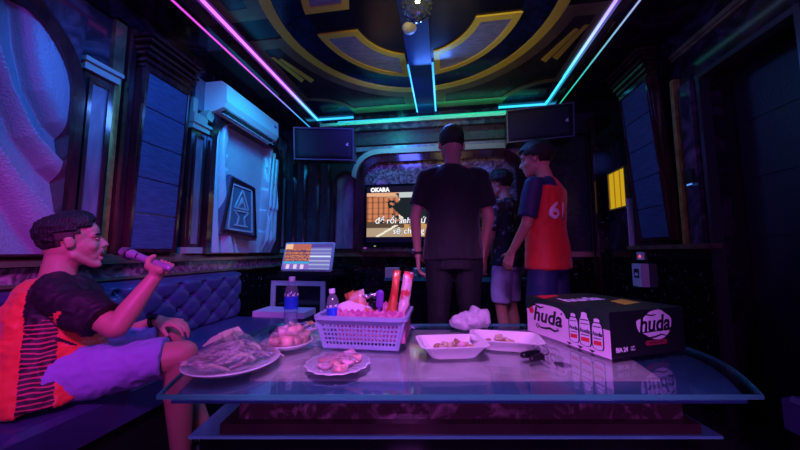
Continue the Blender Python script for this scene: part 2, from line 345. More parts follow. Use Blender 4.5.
# ------------------------------------------------------------------ room shell
XL, XR, YB, YF = -1.90, 1.56, 3.36, -1.3
ZS, ZC = 2.43, 2.56          # soffit and tray heights
TX0, TX1, TY0, TY1 = -1.52, 1.11, 0.59, 3.34
CX, CY, K = -0.187, 1.875, 0.976
struct(MB().box(XL - .1, XR + .35, YF - .1, YB + .1, -0.1, 0).build('floor', M['floor']))
struct(MB().box(XL - .1, XL, YF - .1, YB + .1, 0, 2.8).build('wall_left', M['marble']))
struct(MB().box(XL, XR + .35, YB, YB + .1, 0, 2.8).build('wall_back', M['dark_wall']))
struct(MB().box(XL, XR + .35, YF - .1, YF, 0, 2.8).build('wall_front', M['dark_wall']))
# right wall with a recessed door opening between y 1.50 and 1.95
wr = MB(); wr.box(XR, XR + .1, YF, 1.45, 0, 2.8).box(XR, XR + .1, 2.0, YB, 0, 2.8).box(XR, XR + .1, 1.45, 2.0, 2.02, 2.8)
struct(wr.build('wall_right', M['soffit']))
struct(MB().box(XL, XR + .35, YF, YB, ZC, ZC + .1).build('ceiling', M['ceiling']))
sf = MB(); sf.box(XL, TX0, YF, YB, ZS, ZC - .001).box(TX1, XR + .05, YF, YB, ZS, ZC - .001)
sf.box(TX0, TX1, YF, TY0, ZS, ZC - .001).box(TX0, TX1, TY1, YB, ZS, ZC - .001)
struct(sf.build('ceiling_soffit', M['soffit']))
# cornice that frames the tray
def cornice(name, m, x0, x1, y0, y1): return struct(MB().box(x0, x1, y0, y1, ZS - .012, ZS + .05).build(name, m, bevel=0.006))
cornice('trim_1', M['mahogany'], TX0 - .03, TX0 + .006, TY0, TY1)
cornice('trim_2', M['mahogany'], TX1 - .006, TX1 + .03, TY0, TY1)
struct(MB().box(TX0 + .08, TX1 - .02, 3.27, YB, ZS - .075, ZS - .012).build('trim_31', M['marble']))
struct(MB().box(TX0 + .08, TX1 - .02, 3.24, YB, ZS - .012, ZS + .025).build('trim_3', M['cream'], bevel=0.006))

# LED strips
MAG, VIO, CYA, GRN, BLU = (0.95, 0.06, 0.85), (0.38, 0.14, 1.0), (0.04, 0.48, 1.0), (0.012, 0.60, 0.26), (0.03, 0.25, 1.0)
def led(name, label, box, stops, st, axis, group=None):
    o = MB().box(*box).build('led_strip', emis_ramp(name, stops, st, axis)); return tag(o, label, 'led strip', group)
led('led_a', 'upper violet light strip along the left edge of the ceiling tray', (TX0 + .002, TX0 + .018, TY0, TY1, ZC - .018, ZC - .002), [(.6, MAG), (1.6, (0.55, 0.10, 1.0)), (2.6, (0.42, 0.14, 1.0)), (3.0, (0.12, 0.38, 1.0)), (3.34, CYA)], 2.6, 1)
led('led_b', 'lower pink light strip under the left cornice, turning cyan at the back', (TX0 - .048, TX0 - .031, TY0, TY1, ZS - .013, ZS - .001), [(.6, MAG), (2.0, (0.8, 0.10, 0.9)), (2.6, (0.3, 0.25, 1.0)), (3.0, (0.03, .4, 1.0)), (3.34, CYA)], 1.0, 1)
led('led_c', 'upper violet to cyan light strip along the right edge of the ceiling tray', (TX1 - .018, TX1 - .002, TY0, TY1, ZC - .018, ZC - .002), [(.6, VIO), (1.9, (0.30, 0.16, 1.0)), (2.3, (0.25, 0.36, 1.0)), (2.7, (0.06, 0.52, 1.0)), (3.34, (.02, .55, .85))], 2.4, 1)
led('led_d', 'lower pale teal light strip under the right cornice', (TX1 + .031, TX1 + .044, TY0, TY1, ZS - .013, ZS - .001), [(.6, (0.4, .3, 1)), (1.9, (0.4, 0.5, 0.9)), (2.5, (0.05, .6, .6)), (3.25, GRN)], 0.9, 1)
led('led_e', 'short cyan light strip in the back left corner of the ceiling tray', (TX0 + .02, TX0 + .46, TY1 - .022, TY1 - .002, ZC - .018, ZC - .002), [(-1.5, CYA), (-1.0, (0.02, .40, 1))], 1.8, 0)
led('led_f', 'short teal light strip in the back right corner of the ceiling tray', (TX1 - .50, TX1 - .02, TY1 - .022, TY1 - .002, ZC - .018, ZC - .002), [(.6, (0.02, .55, .8)), (1.1, CYA)], 1.8, 0)
led('led_g', 'blue light strip on the left side of the ceiling beam', (CX - .112, CX - .096, 2.43, 3.30, ZC - .018, ZC - .002), [(2.43, (0.03, .28, 1)), (2.9, (.08, .50, 1)), (3.3, CYA)], 2.2, 1)
led('led_h', 'blue light strip on the right side of the ceiling beam', (CX + .096, CX + .112, 2.43, 3.30, ZC - .018, ZC - .002), [(2.43, (0.03, .28, 1)), (2.9, (.08, .50, 1)), (3.3, CYA)], 2.2, 1)
led('led_i', 'dim green glow strip lying on top of the back cornice', (TX0 + .3, TX1 - .1, 3.243, 3.256, ZS + .026, ZS + .040), [(-1.2, CYA), (-.3, (0.02, .5, .5)), (.3, GRN), (1.0, (0.02, .4, .4))], 1.2, 0)

# ceiling decoration: concentric rings, four framed sectors, corner panels, beam
def arc(r, a0, a1, n=24, cx=CX, cy=CY): return [(cx + r * K * math.cos(a0 + (a1 - a0) * i / n), cy + r * K * math.sin(a0 + (a1 - a0) * i / n)) for i in range(n + 1)]
M['beam_glow'] = mat('blue_glow_beam', (.01, .05, .28), .3)  # LED glow on the beam put into its base colour
ringm = MB().ring(arc(.95, 0, 2 * PI * 63 / 64, 63), arc(.74, 0, 2 * PI * 63 / 64, 63), .004, a=ZC - .004).build('ceiling_ring', M['ceil_blue']); struct(ringm)
struct(MB().ring(arc(1.03, 0, 2 * PI * 63 / 64, 63), arc(.95, 0, 2 * PI * 63 / 64, 63), .008, a=ZC - .008).build('ceiling_gold_ring', M['gold']))
def sector(ri, ro, gx, gy, qx, qy, n=16):
    A = arc(ro, math.asin(gy / ro), math.acos(gx / ro), n, 0, 0); B = arc(ri, math.asin(gy / ri), math.acos(gx / ri), n, 0, 0)
    return [(CX + x * qx, CY + y * qy) for x, y in A], [(CX + x * qx, CY + y * qy) for x, y in B]
for qx in (1, -1):
    for qy in (1, -1):
        A, B = sector(.44, .75, .12, .10, qx, qy); C, D = sector(.49, .70, .17, .15, qx, qy)
        side = ('left' if qx < 0 else 'right') + (' back' if qy > 0 else ' front')
        t = thing('ceiling_inlay', 'curved silver ceiling inlay in a gold frame, %s quarter of the ring' % side, 'ceiling inlay', (CX, CY, ZC), group='ceiling inlays')
        MB().ring(A + B[::-1], C + D[::-1], .012, a=ZC - .012).build('frame', M['gold'], t, world=True)
        MB().prism(C + D[::-1], .006, a=ZC - .006).build('silver_panel', M['silver'], t, world=True)
        # corner panel
        O = [(CX + x * qx, CY + y * qy) for x, y in arc(1.03, math.asin(.10 / 1.03), math.acos(.12 / 1.03), 20, 0, 0)]
        ex, ey = 1.28, 1.365
        out = O + [(CX + .12 * K * qx, CY + ey * qy), (CX + ex * qx, CY + ey * qy), (CX + ex * qx, CY + .10 * K * qy)]
        I_ = [(CX + x * qx, CY + y * qy) for x, y in arc(1.13, math.asin(.20 / 1.13), math.acos(.22 / 1.13), 20, 0, 0)]
        inn = I_ + [(CX + .22 * K * qx, CY + 1.24 * qy), (CX + 1.22 * qx, CY + 1.24 * qy), (CX + 1.22 * qx, CY + .20 * K * qy)]
        struct(MB().ring(out, inn, .006, a=ZC - .006).build('ceiling_corner_frame', M['tan']))
        struct(MB().prism(inn, .003, a=ZC - .003).build('ceiling_corner_panel', M['bronze_dark']))
        c0 = (CX + ex * qx, CY + ey * qy)
        qa = [(c0[0] - .52 * math.cos(i * PI / 24) * qx, c0[1] - .42 * math.sin(i * PI / 24) * qy) for i in range(13)]
        qb = [(c0[0] - .46 * math.cos(i * PI / 24) * qx, c0[1] - .36 * math.sin(i * PI / 24) * qy) for i in range(13)]
        struct(MB().ring(qa + qb[::-1], qa + qb[::-1], .001, a=ZC - .009).prism(qa + qb[::-1], .003, a=ZC - .0105).build('ceiling_corner_arc', M['tan']))
        struct(MB().prism(qb + [c0], .002, a=ZC - .0095).build('ceiling_corner_fan', M['ceil_blue']))
        # yellow reflections in the glossy ceiling, built as thin gold pieces
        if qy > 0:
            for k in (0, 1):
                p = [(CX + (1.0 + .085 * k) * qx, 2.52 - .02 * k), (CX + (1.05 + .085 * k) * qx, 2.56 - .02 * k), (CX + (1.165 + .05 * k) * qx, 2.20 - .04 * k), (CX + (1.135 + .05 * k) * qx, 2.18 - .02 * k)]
                struct(MB().prism(p, .004, a=ZC - .012).build('ceiling_reflection_sliver', M['gold']))
struct(MB().box(CX - .095, CX + .095, 1.55, 3.32, ZC - .030, ZC - .001).build('ceiling_beam', M['beam_glow'], bevel=0.004))

# ------------------------------------------------------------------ left wall
def yz(o): return o
XW = XL  # wall face
rail = MB(); rail.prism([(XW, .88), (XW + .09, .885), (XW + .09, .905), (XW + .06, .925), (XW + .045, .94), (XW, .94)], 3.36 + 1.3, axis='y', a=YF)
struct(rail.build('trim_4', M['rail']))
rail = MB(); rail.prism([(XW, .775), (XW + .06, .78), (XW + .075, .795), (XW + .06, .81), (XW, .81)], 3.36 + 1.3, axis='y', a=YF)
struct(rail.build('trim_5', M['rail']))
struct(MB().box(XW, XW + .045, YF, YB, .81, .88).build('trim_6', M['marble_band']))
struct(MB().box(XW, XW + .04, YF, YB, 0, .775).build('trim_7', M['granite']))
struct(MB().box(XW, XW + .03, YF, YB, 2.30, ZS).build('trim_8', M['soffit'], bevel=.004))

def relief_panel(name, label, y0, y1, z0, z1, rad, hfun, matr, nu=90, nv=110, arch=True):
    """plaster relief filling an arch topped frame; hfun(y,z) gives the height"""
    t = thing(name, label, 'wall panel', (XW, (y0 + y1) / 2, z0))
    def edge(u, v):
        y = y0 + (y1 - y0) * u; z = z0 + (z1 - z0) * v; return y, z
    def f(u, v):
        y, z = edge(u, v); return (XW + .012 + hfun(y, z), y, z)
    MB().grid(f, nu, nv, thick=None).build('relief', matr, t, smooth=True, world=True)
    # frame
    def outline(d):
        a, b, c, e = y0 - d, y1 + d, z0 - d * .2, z1 + d; r = rad + d * .5
        P = [(a, c), (b, c)]
        for i in range(11): P.append((b - r + r * math.cos(PI / 2 * i / 10), e - r + r * math.sin(PI / 2 * i / 10)))
        for i in range(11): P.append((a + r - r * math.sin(PI / 2 * i / 10), e - r + r * math.cos(PI / 2 * i / 10)))
        return P
    MB().ring(outline(.045), outline(-.005), .10, axis='x', a=XW + .002).build('frame', M['mahogany'], t, world=True, bevel=.01)
    # spandrel above the arch corners
    for s_ in (0, 1):
        yy = y1 + .03 if s_ else y0 - .03; k = 1 if s_ else -1; r = rad
        P = [(yy, z1 + .03)] + [((y1 - r + r * math.cos(PI / 2 * i / 8)) if s_ else (y0 + r - r * math.cos(PI / 2 * i / 8)), z1 - r + r * math.sin(PI / 2 * i / 8)) for i in range(9)]
        MB().prism(P, .092, axis='x', a=XW + .004).build('spandrel', M['marble'], t, world=True)
    return t
def folds(cy, cz, radii, amp, asym=0.75):
    """creased swags: saw-tooth pleats between concentric arcs about (cy,cz)"""
    def h(y, z):
        d = math.hypot(y - cy, (z - cz) * 0.62)
        for a, b in zip(radii, radii[1:]):
            if a <= d < b:
                s_ = (d - a) / (b - a); return amp * math.sin(PI * min(1, s_) ** asym) ** 0.6
        return 0
    return h
CREASE = [[(.90, 2.30), (.955, 2.06), (.985, 1.85), (1.03, 1.68), (1.10, 1.55), (1.20, 1.46), (1.3, 1.40)], [(.72, 2.3), (.86, 1.80), (.95, 1.60), (1.01, 1.45), (1.10, 1.33), (1.22, 1.24), (1.3, 1.2)],
          [(.50, 2.2), (.70, 1.70), (.86, 1.40), (.98, 1.19), (1.05, 1.06), (1.13, .94), (1.2, .86)], [(.25, 2.2), (.45, 1.60), (.62, 1.25), (.78, 1.02), (.90, .90)], [(.05, 2.0), (.20, 1.5), (.38, 1.15), (.6, .92)]]
def hA2(y, z):
    """puffed plaster drapery between sweeping creases: steep on one side of a crease, soft on the other"""
    best, sg = 9, 1
    for c in CREASE:
        for (a, b), (p, q) in zip(c, c[1:]):
            dy, dz = p - a, q - b; t_ = max(0, min(1, ((y - a) * dy + (z - b) * dz) / (dy * dy + dz * dz)))
            ey_, ez_ = y - a - dy * t_, z - b - dz * t_; d = math.hypot(ey_, ez_)
            if d < best: best = d; sg = 1 if ey_ * -dz + ez_ * dy > 0 else -1
    w_ = .030 if sg > 0 else .12
    return .070 * (1 - math.exp(-(best / w_) ** 1.3))
relief_panel('drapery_relief', 'arched pearl plaster panel with sweeping drapery relief, behind the singer in the coral jersey', -.10, 1.165, .94, 2.12, .42, hA2, M['stucco'], 240, 230)

def curtain(y, z, y0, y1, z0, z1):
    """two tied plaster curtains left and right of a plain field"""
    u = (y - y0) / (y1 - y0); v = (z - z0) / (z1 - z0); h = 0
    wl = .13 + .09 * max(0, 1 - v) ** 2.2 * 3.0 + .05 * v
    if u < wl:
        s_ = u / wl; h = .01 + .075 * abs(math.sin(PI * (s_ * 2.2 + .1 * v))) ** .8
    wr = 1 - (.24 - .05 * v + .0 * v)
    sw = wr + .10 * math.sin(PI * min(1, max(0, v))) * 0
    if u > wr:
        s_ = (u - wr) / (1 - wr); q = s_ * 3.0 + (1 - v) * .8
        h = .01 + .075 * abs(math.sin(PI * q)) ** .8 * (1 if v > .12 else v / .12)
        if v < .42 and s_ > (.42 - v) * 2.2 + .1: h *= .8
    return h
relC = relief_panel('curtain_relief', 'arched pale blue plaster panel with curtain relief on both sides, under the air conditioner', 2.09, 3.04, .945, 2.06, .22, lambda y, z: curtain(y, z, 2.09, 3.04, .945, 2.06), M['stucco_smooth'], 100, 90)

# emblem plaque on the curtain panel
M['plaque_side'] = mat('violet_brown_plaque', (.20, .11, .22), .35, bump=.2, bscale=60)
M['plaque_field'] = mat('blue_grey_plaque_field', (.10, .16, .24), .3)
t = thing('emblem_plaque', 'tapered dark wall plaque with a framed triangle emblem, on the curtain relief', 'plaque', (XW + .01, 2.45, 1.05))
Pq = [(2.17, 1.10), (2.66, 1.06), (2.60, 1.57), (2.27, 1.61)]
def shrink(P, k):
    cy = sum(p[0] for p in P) / len(P); cz = sum(p[1] for p in P) / len(P); return [(cy + (a - cy) * k, cz + (b - cz) * k) for a, b in P]
MB().prism(Pq, .085, axis='x', a=XW + .012).build('body', M['plaque_side'], t, world=True, bevel=.012)
MB().ring(shrink(Pq, .93), shrink(Pq, .84), .02, axis='x', a=XW + .097).build('frame', M['mahogany'], t, world=True, bevel=.004)
MB().prism(shrink(Pq, .84), .004, axis='x', a=XW + .096).build('field', M['plaque_field'], t, world=True)
lg = MB(); x_ = XW + .101
def bar2(mb, a, b, w_, x=x_, d=.008):
    a = Vector(a); b = Vector(b); n_ = (b - a).normalized(); q = Vector((-n_.y, n_.x)) * w_ / 2
    mb.prism([tuple(a - q), tuple(b - q), tuple(b + q), tuple(a + q)], d, axis='x', a=x)
def E_(u, v): return (2.425 + u * .175, 1.335 + v * .20)     # emblem coordinates
for a, b in [((-.9, -.95), (.9, -1.0)), ((.9, -1.0), (.72, .95)), ((.72, .95), (-.72, .98)), ((-.72, .98), (-.9, -.95)),
             ((0, .85), (-.52, .0)), ((0, .85), (.52, .0)), ((-.52, .0), (.52, .0)), ((0, .5), (-.26, .05)), ((0, .5), (.26, .05)),
             ((-.55, -.12), (.55, -.12)), ((-.55, -.12), (-.2, -.4)), ((.55, -.12), (.2, -.4)), ((-.2, -.4), (-.3, -.75)), ((.2, -.4), (.3, -.75)), ((-.5, -.75), (.5, -.78)), ((-.26, .05), (.1, .4))]:
    bar2(lg, E_(*a), E_(*b), .012)
lg.build('emblem', M['stucco_smooth'], t, world=True)

# pilasters
def pilaster(label, y0, y1, z0, z1, cap=True):
    t = thing('pilaster', label, 'pilaster', (XW, (y0 + y1) / 2, z0), group='wall pilasters')
    MB().box(XW + .002, XW + .055, y0, y1, z0, z1).build('shaft', M['mahogany'], t, world=True, bevel=.012)
    q = .035
    o = [(y0 + q * .5, z0 + .05), (y1 - q * .5, z0 + .05), (y1 - q * .5, z1 - q), (y0 + q * .5, z1 - q)]
    i_ = [(y0 + q, z0 + .07), (y1 - q, z0 + .07), (y1 - q, z1 - q - .02), (y0 + q, z1 - q - .02)]
    MB().ring(o, i_, .018, axis='x', a=XW + .05).build('moulding', M['mahogany'], t, world=True, bevel=.004)
    MB().prism(i_, .004, axis='x', a=XW + .055).build('inlay', M['panel'], t, world=True)
    if cap: MB().box(XW + .002, XW + .075, y0 - .012, y1 + .012, z1, z1 + .04).box(XW + .002, XW + .09, y0 - .02, y1 + .02, z1 + .04, z1 + .062).build('capital', M['cream'], t, world=True, bevel=.008)
    MB().box(XW + .002, XW + .075, y0 - .006, y1 + .006, z0, z0 + .045).build('foot', M['cream'], t, world=True, bevel=.008)
    return t
pilaster('mahogany pilaster with a brushed inlay between the drapery panel and the wide blue acoustic panel', 1.225, 1.37, .94, 1.90)
pilaster('narrow mahogany pilaster between the blue acoustic panel and the curtain relief', 1.90, 2.04, .94, 1.87)
pilaster('narrow mahogany pilaster in the back left corner beyond the curtain relief', 3.13, 3.25, .94, 1.87, False)
struct(MB().box(XW + .002, XW + .02, 1.385, 1.43, .94, 2.30).build('trim_9', M['goldleaf']))
struct(MB().box(XW + .002, XW + .02, 1.83, 1.87, .94, 2.30).build('trim_10', M['goldleaf']))
struct(MB().box(XW + .002, XW + .03, 1.37, 1.43, 1.97, 2.32).build('trim_11', M['rail']))
# scroll bracket beside the air conditioner
t = thing('scroll_moulding', 'curled pale plaster scroll above the narrow pilaster, beside the air conditioner', 'moulding', (XW, 2.05, 1.93))
sc = MB(); A = [(2.13 + .14 * math.cos(a), 1.97 + .14 * math.sin(a)) for a in [PI * .98 - i * PI * .83 / 14 for i in range(15)]]
B = [(2.13 + .075 * math.cos(a), 1.97 + .075 * math.sin(a)) for a in [PI * .98 - i * PI * .83 / 14 for i in range(15)]]
sc.prism(A + B[::-1], .085, axis='x', a=XW + .003).build('curl', M['cream'], t, world=True, bevel=.01)
MB().box(XW + .003, XW + .085, 1.885, 2.01, 1.935, 1.985).box(XW + .003, XW + .07, 1.885, 1.925, 1.985, 2.10).build('bracket', M['cream'], t, world=True, bevel=.008)
struct(MB().box(XW + .002, XW + .028, 1.94, 2.3, 2.05, 2.30).build('trim_12', M['panel']))

def acoustic(name, label, y0, y1, z0, z1, xb, xt, sgn, grp='leaning acoustic panels'):
    """cloth faced panel with frame and stepped cornice, leaning out at the top; sgn +1 faces +X"""
    t = thing(name, label, 'acoustic panel', (xb, (y0 + y1) / 2, z0), group=grp)
    ang = math.atan2((xt - xb), (z1 - z0))
    Mx = Matrix.Translation((xb, 0, z0)) @ Matrix.Rotation(ang, 4, 'Y')
    H_ = z1 - z0; s_ = sgn
    def bx(mb, a, b, c, d, e, f): return mb.box(min(a, b), max(a, b), c, d, e, f, M=Mx)
    bx(MB(), -.06 * s_, 0, y0, y1, 0, H_).build('case', M['mahogany'], t, world=True, bevel=.004)
    q = .022
    m = MB(); m.ring([(y0, 0), (y1, 0), (y1, H_), (y0, H_)], [(y0 + q, q), (y1 - q, q), (y1 - q, H_ - q), (y0 + q, H_ - q)], .02 * s_, axis='x', a=0, M=Mx)
    m.build('frame', M['mahogany'], t, world=True, bevel=.004)
    n = 5
    for k in range(n):
        a = q + (H_ - 2 * q) * k / n; b = q + (H_ - 2 * q) * (k + 1) / n
        bx(MB(), 0, .010 * s_, y0 + q, y1 - q, a + .002, b - .002).build('cloth_segment', M['acoustic'], t, world=True, bevel=.003)
    c = MB()
    for k in range(6):
        e = .012 + .012 * k; bx(c, -.05 * s_, (.012 + .013 * k) * s_, y0 - e * .5, y1 + e * .5, H_ + .03 * k + .012 * (k // 2), H_ + .03 * k + .022 + .012 * (k // 2))
    bx(c, -.05 * s_, .005 * s_, y0, y1, H_, H_ + .21)
    c.build('cornice', M['mahogany'], t, world=True, bevel=.004)
    return t
acoustic('acoustic_panel', 'tall blue cloth acoustic panel leaning out under a stepped cornice, on the left wall', 1.475, 1.80, .945, 2.07, XW + .075, XW + .115, 1)
acoustic('acoustic_panel', 'dim navy cloth acoustic panel leaning out under a cornice, on the right wall', 2.24, 2.58, 1.03, 2.19, XR - .05, XR - .13, -1)
struct(MB().box(XW + .002, XW + .06, 1.44, 1.47, .94, 2.30).build('trim_13', M['mahogany'], bevel=.006))

# air conditioner
t = thing('air_conditioner', 'white wall air conditioner with open louvre above the curtain relief', 'air conditioner', (XW, 2.45, 2.1))
prof = [(XW + .003, 2.06), (XW + .003, 2.30), (XW + .17, 2.30), (XW + .215, 2.27), (XW + .225, 2.13), (XW + .20, 2.085), (XW + .11, 2.055)]
MB().prism([(x, z) for x, z in prof], .74, axis='y', a=2.03).build('body', M['white_plastic'], t, world=True, bevel=.012, segs=3)
MB().box(-.002, .012, 2.07, 2.73, -.02, .02, M=Matrix.Translation((XW + .165, 0, 2.072)) @ Matrix.Rotation(R(70), 4, 'Y')).build('outlet', M['black'], t, world=True)
MB().box(0, .055, 2.07, 2.73, -.003, .003, M=Matrix.Translation((XW + .15, 0, 2.058)) @ Matrix.Rotation(R(28), 4, 'Y')).build('louvre', M['white_plastic'], t, world=True)
for k in range(8): MB().box(XW + .13, XW + .18, 2.10 + k * .08, 2.103 + k * .08, 2.056, 2.07).build('vane', M['black'], t, world=True)
MB().box(XW + .222, XW + .2265, 2.69, 2.73, 2.20, 2.215).build('display', M['label_blue'], t, world=True)

# ------------------------------------------------------------------ back wall
YW = YB
def rr(x0, x1, z0, z1, r, n=8, bottom=False):
    P = [(x0, z0), (x1, z0)]
    for i in range(n + 1): P.append((x1 - r + r * math.cos(PI / 2 * i / n), z1 - r + r * math.sin(PI / 2 * i / n)))
    for i in range(n + 1): P.append((x0 + r - r * math.sin(PI / 2 * i / n), z1 - r + r * math.cos(PI / 2 * i / n)))
    return P
struct(MB().box(XL + .04, XR, YW - .04, YW, 0, .90).build('trim_14', M['granite']))
struct(MB().box(XL + .045, XR, YW - .075, YW, .90, .935).box(XL + .045, XR, YW - .055, YW, .935, .955).build('trim_15', M['rail'], bevel=.006))
for k, (x, wd) in enumerate([(-1.80, .05), (-1.66, .035), (-1.50, .035), (-1.36, .03)]):
    struct(MB().box(x, x + wd, YW - .035, YW, .955, 2.35).build('trim_%d' % (16 + k), M['mahogany'], bevel=.008))
struct(MB().box(XL, XR, YW - .03, YW, 2.2, ZS).build('trim_20', M['dark_wall'], bevel=.004))
def side_panel(label, x0, x1):
    t = thing('wall_panel', label, 'wall panel', ((x0 + x1) / 2, YW, .96), group='narrow arched panels on the back wall')
    MB().ring(rr(x0 - .03, x1 + .03, .955, 1.90, .13), rr(x0, x1, .985, 1.86, .11), .045, axis='y', a=YW - .046).build('frame', M['mahogany'], t, world=True, bevel=.006)
    MB().prism(rr(x0, x1, .985, 1.86, .11), .012, axis='y', a=YW - .014).build('field', M['panel'], t, world=True)
    MB().box(x0 - .03, x1 + .03, YW - .075, YW - .01, .955, .99).build('sill', M['mahogany'], t, world=True, bevel=.01)
side_panel('narrow pale blue arched panel left of the television arch', -1.25, -1.04)
side_panel('narrow arched panel right of the television arch, behind the man in red', .93, 1.14)
t = thing('television_arch', 'large arched marble niche surround framing the television', 'wall panel', (-.07, YW, .96))
MB().ring(rr(-1.0, .86, .955, 2.06, .26), rr(-.90, .76, .985, 1.97, .20), .10, axis='y', a=YW - .101).build('frame', M['mahogany'], t, world=True, bevel=.014)
MB().prism(rr(-.90, .76, .985, 1.97, .20), .03, axis='y', a=YW - .035).build('marble_field', M['marble_band'], t, world=True)
a0 = rr(-1.04, .90, 1.75, 2.11, .30, 10)[2:]; a1 = rr(-.995, .855, 1.75, 2.055, .27, 10)[2:]
MB().prism(a0 + a1[::-1], .13, axis='y', a=YW - .131).build('crown_moulding', M['cream'], t, world=True, bevel=.008)
MB().box(-.90, .76, YW - .16, YW - .03, .955, .985).build('sill', M['rail'], t, world=True, bevel=.006)
struct(MB().box(-1.05, 1.0, YW - .05, YW - .002, 2.12, 2.17).build('trim_21', M['panel'], bevel=.008))

# ---- pictures made of coloured cells (screens)
def screen_mesh(name, W_, H_, nx, ny, fn, st, parent, Mx):
    bm = bmesh.new(); cl = bm.loops.layers.float_color.new('pix')
    g = [[bm.verts.new(((i / nx - .5) * W_, 0, (j / ny - .5) * H_)) for j in range(ny + 1)] for i in range(nx + 1)]
    for i in range(nx):
        for j in range(ny):
            f = bm.faces.new([g[i][j], g[i + 1][j], g[i + 1][j + 1], g[i][j + 1]]); c = fn((i + .5) / nx, (j + .5) / ny)
            for l in f.loops: l[cl] = (*c, 1)
    h = [[None, None], [None, None]]
    cs = [bm.verts.new((sx * W_ / 2, .004, sz * H_ / 2)) for sx, sz in ((-1, -1), (1, -1), (1, 1), (-1, 1))]
    bm.faces.new(cs[::-1])
    bm.transform(Mx); bm.transform(parent.matrix_world.inverted())
    me = bpy.data.meshes.new(name); bm.to_mesh(me); bm.free(); me.materials.append(vcol_emis(name + '_light', st))
    o = bpy.data.objects.new(name, me); COL.objects.link(o); o.parent = parent; return o
def text(name, s, size, Mx, m, parent, depth=.001, shear=0.0, bold=0.0, space=1.0, align='CENTER', world=True):
    c = bpy.data.curves.new('t', 'FONT'); c.body = s; c.size = size; c.extrude = depth; c.shear = shear; c.offset = bold; c.space_character = space
    c.align_x = align; c.align_y = 'CENTER'; c.resolution_u = 3
    t_ = bpy.data.objects.new('t', c); COL.objects.link(t_); dg = bpy.context.evaluated_depsgraph_get(); dg.update()
    me = bpy.data.meshes.new_from_object(t_.evaluated_get(dg)); bpy.data.objects.remove(t_); me.name = name
    me.transform(Mx)
    if world and parent is not None: me.transform(parent.matrix_world.inverted())
    me.materials.clear(); me.materials.append(m)
    o = bpy.data.objects.new(name, me); COL.objects.link(o); o.parent = parent; return o

t = thing('television', 'wall mounted flat television showing karaoke lyrics over a street video', 'television', (-.26, YW - .08, 1.02))
TW, TH, tcx, tcz, ty = 1.26, .70, -.255, 1.355, YW - .10
MB().box(tcx - TW / 2, tcx + TW / 2, ty - .02, ty + .04, tcz - TH / 2, tcz + TH / 2).build('casing', M['black_gloss'], t, world=True, bevel=.008)
def tv_pix(u, v):
    n = noise.noise(Vector((u * 12, v * 8, 3))) ; n2 = noise.noise(Vector((u * 26, v * 18, 9))) * .6
    if v > .885: return (.01, .008, .03)
    if v < .10: return (.004, .003, .02)
    sky = (.85, .72, .62)
    c = sky
    if u < .30:                                # building on the left
        c = (.62, .22, .10) if (int(u * 60) % 3) else (.30, .10, .06)
        if v > .78 - .15 * u + .05: c = (.80, .42, .25)
        if int(v * 40) % 4 == 0: c = tuple(x * .7 for x in c)
    if v < .34: c = (.55, .30, .12) if u > .35 else (.45, .33, .22)          # road
    if .26 < v < .36 and u < .35: c = (.10, .06, .04)
    if v < .30 and abs(u - .10 - (v - .1) * .9) < .018: c = (.9, .85, .7)
    d = math.hypot((u - .47) * 1.3, (v - .62)) + n * .16 + n2 * .10
    if d < .30: c = (.012, .018, .025)
    if .40 < u < .50 and .32 < v < .5: c = (.02, .02, .03)
    d = math.hypot((u - .86) * 1.2, (v - .66)) + n * .2 + n2 * .1
    if d < .2: c = (.04, .06, .04)
    if v > .80 and .45 > u > .30: c = (.55, .6, .62)
    return c
screen_mesh('screen', TW - .05, TH - .08, 126, 63, tv_pix, 1.0, t, Matrix.Translation((tcx, ty - .0225, tcz + .012)))
RX = Matrix.Rotation(R(90), 4, 'X')     # text facing -Y
EW = emis('lyric_white', (.95, .95, 1.0), 1.1); EK = emis('lyric_outline', (.03, .03, .05), .3)
for m_, b_, dy in [(EK, .004, 0), (EW, .0008, .002)]:
    for word, wx, wz in (('để', -.765, 1.292), ('rồi', -.635, 1.292), ('anh', -.495, 1.292), ('cứ', -.300, 1.292), ('mãi', -.175, 1.292), ('sẽ', -.565, 1.178), ('chẳng', -.445, 1.178)):
        text('lyrics' if dy else 'lyrics_outline', word, .092, Matrix.Translation((wx, ty - .0245 - dy, wz)) @ RX, m_, t, .0004, .10, b_, align='LEFT')
text('channel_logo', 'OKARA', .062, Matrix.Translation((tcx - .455, ty - .0245, tcz + .285)) @ RX, EW, t, .0004, 0, .004)
MB().box(tcx - .52, tcx - .50, ty - .022, ty - .019, tcz - .343, tcz - .337).build('power_light', emis('green_led', (.5, 1, .2), 1.0), t, world=True)

